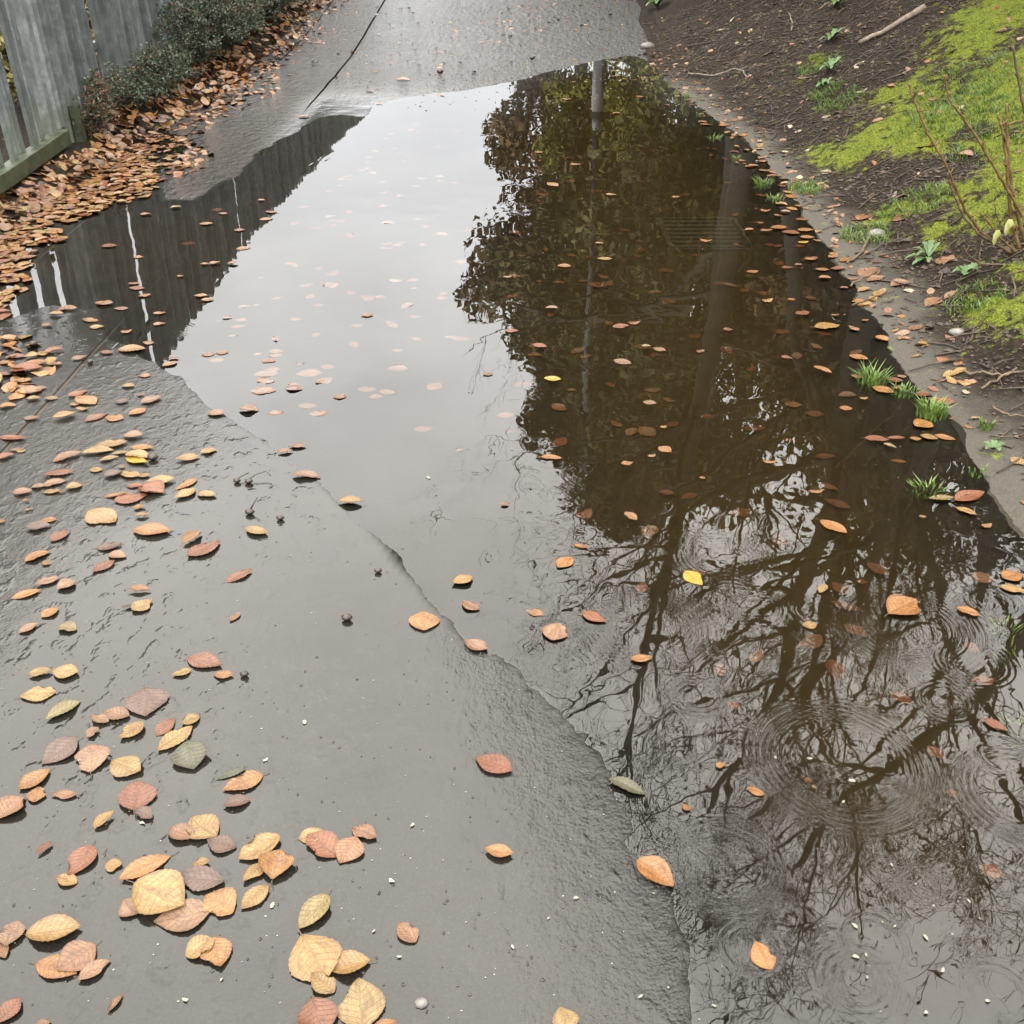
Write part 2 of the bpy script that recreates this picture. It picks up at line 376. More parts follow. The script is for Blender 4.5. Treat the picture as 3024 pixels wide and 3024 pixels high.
M['meadow'] = m_simple('rough_ground', [(.3, (.025, .024, .012)), (.7, (.07, .07, .025))], 1.3, .9, .02, scale2=14)
M['yellow_leaf'] = m_simple('yellow_green_leaf', [(.3, (.09, .095, .022)), (.7, (.15, .155, .045))], 40, .5, .001)

# ------------------------------------------------------------------ the lie of the land
PUD_PX = [(1905,165),(1960,230),(2030,290),(2110,350),(2200,420),(2290,520),(2350,600),(2420,690),(2490,780),(2540,880),(2600,960),(2650,1060),(2690,1120),
 (2780,1200),(2830,1270),(2890,1370),(2950,1460),(3024,1560),(3200,1750),(3500,2300),(3560,3300),(2170,3300),(2090,3024),(2040,2850),(2000,2700),(1930,2560),
 (1880,2420),(1790,2280),(1700,2150),(1600,2060),(1500,1985),(1400,1900),(1200,1700),(1050,1520),(880,1383),(700,1250),(600,1180),(540,1110),(470,1080),(390,1020),
 (310,990),(280,920),(150,905),(0,950),(-300,900),(-330,700),(0,520),(150,460),(300,410),(480,378),(560,430),(470,520),(480,590),(570,590),(690,520),(770,440),
 (850,400),(930,345),(1010,335),(1066,340),(1110,310),(1250,282),(1400,262),(1530,236),(1640,207),(1760,182),(1840,158)]
PUD = np.array([flat(*p) for p in PUD_PX])
SHORE_PX = [(1820,0),(1850,80),(1905,165)] + PUD_PX[1:20]
SH = np.array(sorted([flat(*p) for p in SHORE_PX], key=lambda q: q[1]))
SH = np.array([(x, y) for x, y in SH])
def shore_x(y):
    y = np.asarray(y, float)
    return np.interp(y, np.r_[-20, 0.2, SH[:, 1], 18.5, 24, 30, 60], np.r_[.95, 1.0, SH[:, 0], 1.42, .3, -1.8, -9])
def rise(y):
    d = np.clip(np.asarray(y, float) - 10.6, 0, 30)
    return 0.06 * d * d / (d + 1.2)
def poly_sd(x, y):
    x = np.asarray(x, float).ravel(); y = np.asarray(y, float).ravel()
    best = np.full(x.shape, 1e9); ins = np.zeros(x.shape, bool)
    n = len(PUD)
    for i in range(n):
        ax, ay = PUD[i]; bx, by = PUD[(i + 1) % n]
        ex, ey = bx - ax, by - ay; L = ex * ex + ey * ey + 1e-12
        t = np.clip(((x - ax) * ex + (y - ay) * ey) / L, 0, 1)
        best = np.minimum(best, (x - ax - t * ex) ** 2 + (y - ay - t * ey) ** 2)
        c = ((ay > y) != (by > y))
        with np.errstate(divide='ignore', invalid='ignore'):
            xi = (bx - ax) * (y - ay) / (by - ay + 1e-12) + ax
        ins ^= c & (x < xi)
    d = np.sqrt(best)
    return np.where(ins, -d, d)                       # negative inside
def path_z(x, y):
    x = np.asarray(x, float); shp = x.shape; y = np.asarray(y, float)
    sd = poly_sd(x, y).reshape(shp)
    n = fbm(x, y, 2.2, 4, 5.0) * .07 + fbm(x, y, 11, 3, 9.0) * .03
    far = smooth(6, 10, y)
    nearr = smooth(2.6, 2.0, y) * smooth(-.3, .0, x)
    s = sd + n * (0.5 + 1.0 * far) * (0.55 + .6 * (x < -1.0)) + nearr * (.045 * fbm(x, y, 7, 3, 15.0) + .022 * fbm(x, y, 32, 2, 17.0))
    right = smooth(-.25, 1.0, x)
    inside = -np.minimum(-s * (.016 + .05 * right), .011 + .039 * right)
    outside = np.minimum(s * .02, .012) + .004 * fbm(x, y, 1.1, 3, 2.0) * smooth(.1, .6, s)
    return np.where(s < 0, inside, np.maximum(outside, s * .006)) + rise(y)
def bank_z(x, y):
    x = np.asarray(x, float); y = np.asarray(y, float)
    d = x - shore_x(y) + .05 * fbm(x, y, 3.0, 3, 12.0)
    h = np.where(d < 0, .22 * d, np.where(d < .28, .12 * d, .0336 + .45 * (d - .28)))
    top = 1.75
    h = np.where(h > top - .5, top - .5 + .5 * (1 - np.exp(-(h - (top - .5)) / .5)), h)
    rough = smooth(.05, .5, d)
    h = h + rough * (.045 * fbm(x, y, 2.3, 3, 20.0) + .022 * fbm(x, y, 9, 3, 23.0)) + (.25 + .75 * rough) * .008 * fbm(x, y, 30, 2, 29.0) * (d > -.1)
    return h + rise(y)
FENCE_X = lambda y: -2.70 - .06 * np.clip((np.asarray(y, float) - 5.5) / 2, 0, 1) * 2 - .04 * np.clip((np.asarray(y, float) - 7.5) / 4, 0, 1)
def gutter_z(x, y):   # soil strip along the fence, above the slab
    x = np.asarray(x, float); y = np.asarray(y, float)
    e = np.interp(y, [0, 5.4, 6.6, 8, 9.5, 30], [-2.35, -2.45, -2.42, -2.35, -2.32, -2.38])
    d = e - x
    return -.06 + np.clip(d + .1, 0, .35) * .42 + .012 * fbm(x, y, 6, 3, 41.0) + rise(y)
def surf_exact(x, y):
    x = np.asarray(x, float); y = np.asarray(y, float)
    return np.maximum(np.maximum(path_z(x, y), bank_z(x, y)), gutter_z(x, y))
GX0, GX1, GY0, GY1, GS = -3.6, 7.0, .2, 30.0, .025
_gx = np.arange(GX0, GX1 + GS, GS); _gy = np.arange(GY0, GY1 + GS * 2, GS * 2)
_Y, _X = np.meshgrid(_gy, _gx, indexing='ij'); SURF_T = surf_exact(_X, _Y)
def surf(x, y):
    fx = np.clip((np.asarray(x, float) - GX0) / GS, 0, len(_gx) - 1.001); fy = np.clip((np.asarray(y, float) - GY0) / (2 * GS), 0, len(_gy) - 1.001)
    ix = fx.astype(int); iy = fy.astype(int); fx = fx - ix; fy = fy - iy
    return (SURF_T[iy, ix] * (1 - fx) + SURF_T[iy, ix + 1] * fx) * (1 - fy) + (SURF_T[iy + 1, ix] * (1 - fx) + SURF_T[iy + 1, ix + 1] * fx) * fy
def hit(px, py, water=True):
    u, dy, dz = ray(px, py); t = np.concatenate([np.linspace(1.2, 8, 700), np.linspace(8.02, 30, 700)])
    z = CAM_H + dz * t; s = surf(u * t, dy * t)
    if water: s = np.where((dy * t < 11.2), np.maximum(s, 0), s)
    k = np.argmax(z < s)
    if k == 0: k = len(t) - 1
    a, b = z[k-1] - s[k-1], z[k] - s[k]
    tt = t[k-1] + (t[k] - t[k-1]) * a / (a - b + 1e-9)
    return Vector((u * tt, dy * tt, CAM_H + dz * tt))

# ---- ground to the horizon
g = MB(); S = 600
g.add([(-S, -S, -.35), (S, -S, -.35), (S, S, -.35), (-S, S, -.35)], [(0, 1, 2, 3)])
tag(g.build('ground', M['meadow'], smooth_=False), kind='structure')

# ---- the path: three strips with an open joint between them
YS = np.concatenate([np.linspace(-8, .4, 10), .42 + np.cumsum(np.concatenate([np.full(130, .012), np.linspace(.012, .05, 330)])), ])
YS = np.concatenate([YS, np.linspace(YS[-1] + .1, 30, 90)])
J1, J2 = -1.55, -2.2
def jw(y): return .004 + .003 * (1 - smooth(3.6, 4.0, y) * smooth(8.4, 8.0, y)) - .0035 * smooth(3.6, 4.0, y) * smooth(8.4, 8.0, y) + .004 * smooth(8.2, 9.5, y)
def joint1(y): return J1 + .004 * vnoise(np.asarray(y) * 3.1, np.asarray(y) * 0, 3.0) - .03 * smooth(9, 13, y)
def joint2(y): return J2 + .02 * vnoise(np.asarray(y) * 2.7, np.asarray(y) * 0, 6.0)
def film_attr(x, y, z):
    """how glassy the water film is (1) or how far pebbles stand out of it (0)"""
    px, py = to_px(x, y, z)
    f = np.ones_like(x)
    f -= .80 * smooth(8.2, 9.6, y)                                        # far, pebbly part of the path
    f -= .80 * smooth(5.5, 7.2, y) * smooth(-1.45, -1.75, x)
    isl = np.exp(-(((x + 1.75) / .36) ** 2 + ((y - 6.1) / .75) ** 2) * 1.2); f -= .9 * isl
    # rough belt along the lower right edge of the puddle
    bx = np.interp(y, [.6, 1.0, 1.25, 1.6, 2.0, 2.3], [.36, .33, .30, .19, .06, -.05])
    f -= .88 * np.exp(-((x - bx + .02) / .08) ** 2) * smooth(2.25, 1.9, y)
    f -= .22 * np.exp(-((x - bx + .13) / .14) ** 2) * smooth(2.3, 1.9, y)
    lf = np.exp(-(((x + 1.25) / .4) ** 2 + ((y - 2.85) / .55) ** 2)); f -= .26 * lf
    f += .10 * fbm(x, y, 3, 3, 77.0) * (f < .97)
    return np.clip(f, 0, 1)
def strip(name, xl, xr, nx, ys=YS, parent=None):
    Y, U = np.meshgrid(ys, np.linspace(0, 1, nx), indexing='ij')
    XL = xl(Y); XR = xr(Y); X = XL + (XR - XL) * U
    Z = path_z(X, Y)
    v = np.stack([X, Y, Z], -1).reshape(-1, 3)
    film = film_attr(X.ravel(), Y.ravel(), Z.ravel())
    sd = poly_sd(X.ravel(), Y.ravel())
    mud = smooth(-.08, -.55, sd) * np.maximum(smooth(-.15, .6, X.ravel()), .55 * smooth(-1.0, -1.6, X.ravel()) * smooth(3.4, 4.2, Y.ravel()))
    dim = smooth(-.2, -.75, X.ravel()) * smooth(4.2, 3.2, Y.ravel()) * 1.0 + .45
    bxx = np.interp(Y.ravel(), [.6, 1.0, 1.25, 1.6, 2.0, 2.3], [.36, .33, .30, .19, .06, -.05]) - .05
    dim = dim + 2.6 * np.exp(-((X.ravel() - bxx) / .09) ** 2) * smooth(2.3, 1.95, Y.ravel())
    me = mesh_np(name, v, grid_faces(nx, len(ys)), M['asphalt'], True, dict(film=film, mud=mud, dimple=dim, far=smooth(4.4, 6.0, Y.ravel()), pale=smooth(7.0, 9.5, Y.ravel()), under=smooth(.0002, -.0003, Z.ravel())))
    o = link(name, me, parent)
    return o
P_main = strip('path', lambda y: joint1(y) + jw(y), lambda y: shore_x(y) + .25, 190)
tag(P_main, kind='structure')
strip('path_slab', lambda y: joint2(y) + .006, lambda y: joint1(y) - jw(y), 40, parent=P_main)
strip('path_slab', lambda y: np.full_like(y, -3.4), lambda y: joint2(y) - .006, 60, parent=P_main)
jb = MB()
for (fn, w) in ((joint1, .03), (joint2, .03)):
    ys = np.linspace(1, 24, 240); z = path_z(fn(ys), ys) - .004 - .03 * smooth(8, 9.5, ys)
    o = len(jb.v)
    for y, zz, x in zip(ys, z, fn(ys)): jb.v += [(x - w, y, zz), (x + w, y, zz)]
    for i in range(len(ys) - 1): jb.f.append((o + 2*i, o + 2*i + 1, o + 2*i + 3, o + 2*i + 2))
jb.build('joint_filler', M['debris'], P_main)

# ---- soil strip along the fence
ys = np.linspace(1, 28, 420); Y, U = np.meshgrid(ys, np.linspace(0, 1, 60), indexing='ij')
X = -9.0 + 6.85 * (1 - (1 - U) ** 2.2); Z = gutter_z(np.maximum(X, -4), Y)
me = mesh_np('verge', np.stack([X, Y, Z], -1).reshape(-1, 3), grid_faces(60, len(ys)), M['bank'], True,
             dict(moss=np.zeros(X.size), margin=np.zeros(X.size)))
tag(link('verge', me), kind='structure')

# ---- the bank
MOSS_PX = [(2950,40,.30,1),(2850,130,.30,.8),(2720,250,.30,.9),(2950,290,.35,1),(2820,330,.32,1),(2600,400,.24,1),(2440,455,.17,1),(2920,460,.26,1),(2720,430,.26,1),(2520,470,.16,1),
 (2370,560,.10,.6),(2560,650,.15,.8),(2680,600,.18,.7),(2450,670,.12,.75),(2800,560,.2,.85),(2900,600,.2,.7),(2750,700,.12,.7),(2960,930,.15,.9),(2900,900,.08,.7),(2980,790,.1,.5),(2330,250,.12,.45),(2420,170,.12,.4),(2450,640,.1,.6),(2640,330,.2,.6),(3100,500,.4,.9),(3100,200,.5,.9)]
DARK_PX = [(2590,520,.16),(2750,500,.18),(2860,480,.10),(2480,560,.08),(2650,540,.12),(2620,230,.14)]
MOSS = [(hit(a, b), r, s) for a, b, r, s in MOSS_PX]; DARK = [(hit(a, b), r) for a, b, r in DARK_PX]
def moss_f(x, y):
    m = np.zeros_like(x)
    for p, r, s in MOSS: m = np.maximum(m, s * np.exp(-(((x - p.x) ** 2 + ((y - p.y) * .62) ** 2) / (r * r))))
    for p, r in DARK: m = m - .9 * np.exp(-(((x - p.x) ** 2 + ((y - p.y) * .7) ** 2) / (r * r)))
    m = m * (1 + .95 * fbm(x, y, 4.5, 4, 61.0)) + .10 * fbm(x, y, 2.5, 3, 66.0)
    d = x - shore_x(y)
    return np.clip(m, 0, 1) * smooth(.12, .4, d)
ys = np.concatenate([np.linspace(-8, .3, 24), np.linspace(.34, 3, 110), 3 + np.cumsum(np.linspace(.019, .05, 240)), ]); ys = np.concatenate([ys, np.linspace(ys[-1] + .2, 40, 90)])
us = np.concatenate([np.linspace(-.3, 2.6, 190), np.linspace(2.65, 5, 40), np.linspace(5.3, 26, 40)])
Y, U = np.meshgrid(ys, us, indexing='ij'); X = shore_x(Y) + U; Z = bank_z(X, Y)
mo = moss_f(X.ravel(), Y.ravel()); dd = U.ravel()
dd2 = dd + .12 * fbm(X.ravel(), Y.ravel(), 4, 3, 88.0)
mar = smooth(.31, .07, dd2) * smooth(10.5, 8.5, Y.ravel())
Zf = Z.ravel() + .014 * mo * (.5 + 1.3 * fbm(X.ravel(), Y.ravel(), 17, 2, 99.0))
bank = link('bank', mesh_np('bank', np.stack([X.ravel(), Y.ravel(), Zf], -1), grid_faces(len(us), len(ys)), M['bank'], True, dict(moss=mo, margin=mar)))
tag(bank, kind='structure')

# ---- puddle
pyr = np.linspace(3250, 120, 640); ys = np.array([flat(0, q)[1] for q in pyr]); ys = ys[ys < 12.2]
NX = 480
def pud_span(y):
    y = np.asarray(y); lo = np.interp(y, [.3, 1.0, 1.7, 2.3, 2.7, 3.2, 3.6, 4.0, 4.6, 9.0, 11.5, 13], [.25, .25, .0, -.25, -.75, -1.15, -1.9, -2.8, -3.0, -2.6, -1.2, 0]); return lo - .12, shore_x(y) + .35
Y, U = np.meshgrid(ys, np.linspace(0, 1, NX), indexing='ij')
lo, hi = pud_span(Y); X = lo + (hi - lo) * U
D = np.maximum(0, -surf(X, Y))
calm = .35 + .65 * smooth(-.3, .5, fbm(X, Y, 1.3, 2, 130.0))
near = smooth(6, 2.5, Y)
H = calm * (.0007 * fbm(X, Y, 4.5, 2, 131.0) + (.00012 + .00008 * near) * fbm(X, Y, 19, 2, 132.0) + .00002 * near * fbm(X, Y, 60, 1, 133.0))
for (dx, dy, r, w, lam, A) in DROPS:
    e = np.hypot(X - dx, Y - dy) - r
    H += A * np.cos(e * 6.283 / lam) * np.exp(-(e / w) ** 2)
water = link('water', mesh_np('water', np.stack([X, Y, H], -1).reshape(-1, 3), grid_faces(NX, len(ys)), M['water'], True, dict(depth=D.ravel())))
tag(water, kind='structure')

# ------------------------------------------------------------------ steel fence
def fence():
    root = empty('steel_fence', (float(FENCE_X(6.0)), 6.0, 0.1))
    tag(root, 'mottled grey galvanised steel pale fence on green stained rail, left of the path', 'fence')
    def child(o): o.parent = root; o.matrix_parent_inverse = Matrix.Translation(-root.location)
    # W-section pale, 2 m tall, shared by all
    prof = [(-.048, .000), (-.042, .030), (-.026, .034), (-.014, .010), (0, .0), (.014, .010), (.026, .034), (.042, .030), (.048, .000)]
    cur = [prof]
    def pale_mesh(h, prof=None):
        prof = prof or cur[0]; vs = []; fs = []; n = len(prof); zs = [0, h * .33, h * .66, h - .03, h]
        for side in (0, 1):
            for k, z in enumerate(zs):
                wsc = 1 if k < 4 else .55
                for (a, b) in prof: vs.append((b + (0 if side == 0 else -.004), a * wsc, z))
        for side in (0, 1):
            o = side * n * len(zs)
            for k in range(len(zs) - 1):
                for i in range(n - 1):
                    q = (o + k*n + i, o + k*n + i + 1, o + (k+1)*n + i + 1, o + (k+1)*n + i)
                    fs.append(q if side == 0 else q[::-1])
        o = n * len(zs)
        for k in range(len(zs) - 1):
            fs.append((k*n, (k+1)*n, o + (k+1)*n, o + k*n)); fs.append((k*n + n - 1, o + k*n + n - 1, o + (k+1)*n + n - 1, (k+1)*n + n - 1))
        fs.append(tuple(range(n)) + tuple(o + i for i in reversed(range(n))))
        top = (len(zs) - 1) * n; fs.append(tuple(top + i for i in range(n)) + tuple(o + top + i for i in reversed(range(n))))
        me = bpy.data.meshes.new('pale'); me.from_pydata(vs, [], fs); me.update(); me.materials.append(M['galv'])
        return me
    pm = [pale_mesh(1.68), pale_mesh(1.80)]
    cur[0] = [(a * .98, b * .55) for a, b in prof]; pm.append(pale_mesh(1.68))
    ys = []; y = 3.6
    rnd = random.Random(3)
    openings = [5.62, 5.86, 6.10, 6.33, 7.18]
    while y < 23.5:
        near = y < 6.75
        step = .166 if y < 6.5 else (.150 if (7.1 < y < 7.22 or 7.45 < y < 7.6) else (.106 if rnd.random() > .12 else .122))
        ys.append(y); y += step + rnd.uniform(-.003, .004)
    for i, y in enumerate(ys):
        long_ = 6.62 < y < 7.05; narrow = y < 6.5
        o = bpy.data.objects.new('pale', pm[1] if long_ else (pm[2] if narrow else pm[0])); COL.objects.link(o)
        x = float(FENCE_X(y)) + (.010 if i % 2 else -.012)
        base = .19 + float(rise(y)) - (.12 if long_ else 0)
        o.location = (x, y, base + rnd.uniform(-.006, .006))
        slope = float(FENCE_X(y + .1) - FENCE_X(y - .1)) / .2
        o.rotation_euler = (rnd.uniform(-.006, .006), -.018 + rnd.uniform(-.004, .004), -math.atan(slope) + rnd.uniform(-.05, .05))
        child(o)
    def rail(y0, y1, z0, z1, d0, d1, name='rail', mat=M['rail'], nseg=10):
        b = MB(); yy = np.linspace(y0, y1, nseg)
        for k, y in enumerate(yy):
            x = float(FENCE_X(y)); r = float(rise(y))
            b.v += [(x + d0, y, z0 + r), (x + d1, y, z0 + r), (x + d1, y, z1 + r), (x + d0, y, z1 + r)]
        for k in range(nseg - 1):
            o = 4 * k
            for q in range(4): b.f.append((o + q, o + (q + 1) % 4, o + 4 + (q + 1) % 4, o + 4 + q))
        b.f.append((3, 2, 1, 0)); o = 4 * (nseg - 1); b.f.append((o, o + 1, o + 2, o + 3))
        ob = b.build(name, mat, smooth_=False, bevel=.006); child(ob); return ob
    rail(3.5, 6.56, .105, .19, -.02, .065)
    rail(6.98, 12.0, .105, .19, -.02, .05)
    rail(12.02, 23.6, .105, .19, -.02, .05)
    rail(3.5, 6.6, 1.66, 1.70, -.05, -.012, mat=M['galv'])
    rail(6.62, 23.6, 1.45, 1.50, -.05, -.012, mat=M['galv'])
    rail(6.62, 23.6, .5, .55, -.05, -.012, mat=M['galv'])
    for k, yy in enumerate((4.1, 6.62, 9.4, 12.1, 14.9, 17.6, 20.4, 23.2)):
        b = MB(); x = float(FENCE_X(yy)) - .09; r = float(rise(yy))
        b.box(x - .03, x + .03, yy - .035, yy + .035, -.1 + r, 1.72 + r)
        o = b.build('post', M['galv'], smooth_=False, bevel=.004); child(o)
    return root
fence()
# broken stub in front of the fence joint
b = MB()
sx, sy = -2.72, 6.72
prof = [(-.045, .0), (-.045, .035), (-.015, .045), (.015, .045), (.045, .035), (.045, 0), (.03, -.012), (-.03, -.012)]
nv = len(prof)
for k, z in enumerate((-.05, .08, .19, .255)):
    for i, (a, c) in enumerate(prof):
        b.v.append((sx + c, sy + a, z + (0 if k < 3 else .03 * math.sin(i * 2.1) + .02)))
for k in range(3):
    for i in range(nv): b.f.append((k*nv + i, k*nv + (i+1) % nv, (k+1)*nv + (i+1) % nv, (k+1)*nv + i))
b.f.append(tuple(3*nv + i for i in range(nv))); b.f.append(tuple(reversed(range(nv))))
tag(b.build('post_stub', M['rail'], smooth_=False), 'short broken mossy post stub standing in litter at the fence joint', 'post')
# edging board far along the fence
b = MB(); 
for k, y in enumerate(np.linspace(12.4, 18, 12)):
    x = -2.66; r = float(rise(y)); b.v += [(x, y, .0 + r), (x + .05, y, .0 + r), (x + .05, y, .17 + r), (x, y, .17 + r)]
for k in range(11):
    for q in range(4): b.f.append((4*k + q, 4*k + (q + 1) % 4, 4*k + 4 + (q + 1) % 4, 4*k + 4 + q))
b.f.append((3, 2, 1, 0)); b.f.append((44, 45, 46, 47))
tag(b.build('edging_board', M['rail'], smooth_=False), 'mossy timber edging board beside leaf litter at the far end of the shrub', 'board')

# ------------------------------------------------------------------ drain under water
p0 = flat(1960, 690, -.03); p1 = flat(2190, 690, -.03)
gx0, gx1 = p0[0] + .02, p1[0]; gy = p0[1]
root = empty('drain_grate', ((gx0 + gx1) / 2, gy, -.045)); tag(root, 'dark slotted drain grate sunk under the muddy water', 'drain grate')
fr = MB()
for k in range(7):
    yy = -.21 + k * .07; bb = MB(); bb.box(-(gx1 - gx0) / 2, (gx1 - gx0) / 2, yy - .014, yy + .014, 0, .02); bb.build('bar', M['iron'], root, bevel=.003)
fr.box(-(gx1-gx0)/2 - .03, -(gx1-gx0)/2 - .001, -.25, .25, -.002, .022); fr.box((gx1-gx0)/2 + .001, (gx1-gx0)/2 + .03, -.25, .25, -.002, .022)
fr.box(-(gx1-gx0)/2 - .029, (gx1-gx0)/2 + .029, -.275, -.251, -.001, .021); fr.box(-(gx1-gx0)/2 - .029, (gx1-gx0)/2 + .029, .251, .275, -.001, .021)
fr.build('frame', M['iron'], root, smooth_=False)

# ------------------------------------------------------------------ leaves
def leaf_mesh(seed, nu=9, nv=23, mat=None, low=False):
    r = random.Random(seed)
    if low: nu, nv = 5, 7
    vs = []; uv = []
    peak = r.uniform(.42, .58); wild = r.random() < .45; curl = r.uniform(-.06, .13) * (1.3 if wild else .7); bend = r.uniform(-.05, .14) * (1.2 if wild else .6); fold = r.uniform(-.05, .10) * (1.6 if wild else .7); sk = r.uniform(-.06, .06)
    wav = r.uniform(.006, .022); ph = r.uniform(0, 6.28); tipz = r.uniform(-.02, .10) ; sh = r.uniform(.56, .8); bite = r.random() + .12
    bx, bv, br = r.choice((-1, 1)), r.uniform(.35, .85), r.uniform(.10, .2)
    ed = [r.uniform(-.018, .018) for _ in range(2 * nv)]
    for j in range(nv):
        v = j / (nv - 1)
        t = v / peak * .5 if v < peak else .5 + (v - peak) / (1 - peak) * .5
        w = max(0, math.sin(math.pi * t)) ** (sh if v < peak else sh + .22)
        if j == nv - 1: w = .02
        if j == 0: w = .10
        for i in range(nu):
            s = -1 + 2 * i / (nu - 1)
            ww = .5 * w
            if abs(s) > .9:
                ww *= 1 + (.014 if j % 2 else -.014) + ed[j + (nv if s > 0 else 0)]
                if bite > .6 and s * bx > 0: ww *= 1 - .45 * math.exp(-((v - bv) / br) ** 2)
            x = s * ww + sk * math.sin(v * math.pi)
            z = curl * s * s * w + bend * (v - .5) ** 2 * 1.6 + fold * abs(s) * w + wav * math.cos((v - abs(s) * .2) * 50.26) * abs(s) ** .5 * w \
                + .022 * math.sin(3 * x + 5 * v + ph) + tipz * max(0, v - .7) ** 2 * 5
            vs.append((x, v - .5, z)); uv.append((s, v, 0))
    zmin = min(q[2] for q in vs); vs = [(a, b_, c - zmin * .85 - .004) for a, b_, c in vs]
    return np.array(vs, np.float32), np.array(uv, np.float32), grid_faces(nu, nv)
def leaf_datablock(seed):
    v, uv, f = leaf_mesh(seed)
    me = mesh_np('beech_leaf', v, f, M['leaf'])
    a = me.attributes.new('leaf_uv', 'FLOAT_VECTOR', 'POINT'); a.data.foreach_set('vector', uv.ravel())
    return me
LEAFS = [leaf_datablock(100 + i) for i in range(24)]
LOWLEAF = [leaf_mesh(300 + i, low=True) for i in range(10)]
stk = MB(); stk.tube([(0, -.49, .012), (.004, -.56, .02), (.012, -.62, .026), (.03, -.68, .022)], [.013, .010, .009, .011], 5)
STALK = stk.mesh('stalk', M['stem_dark'])

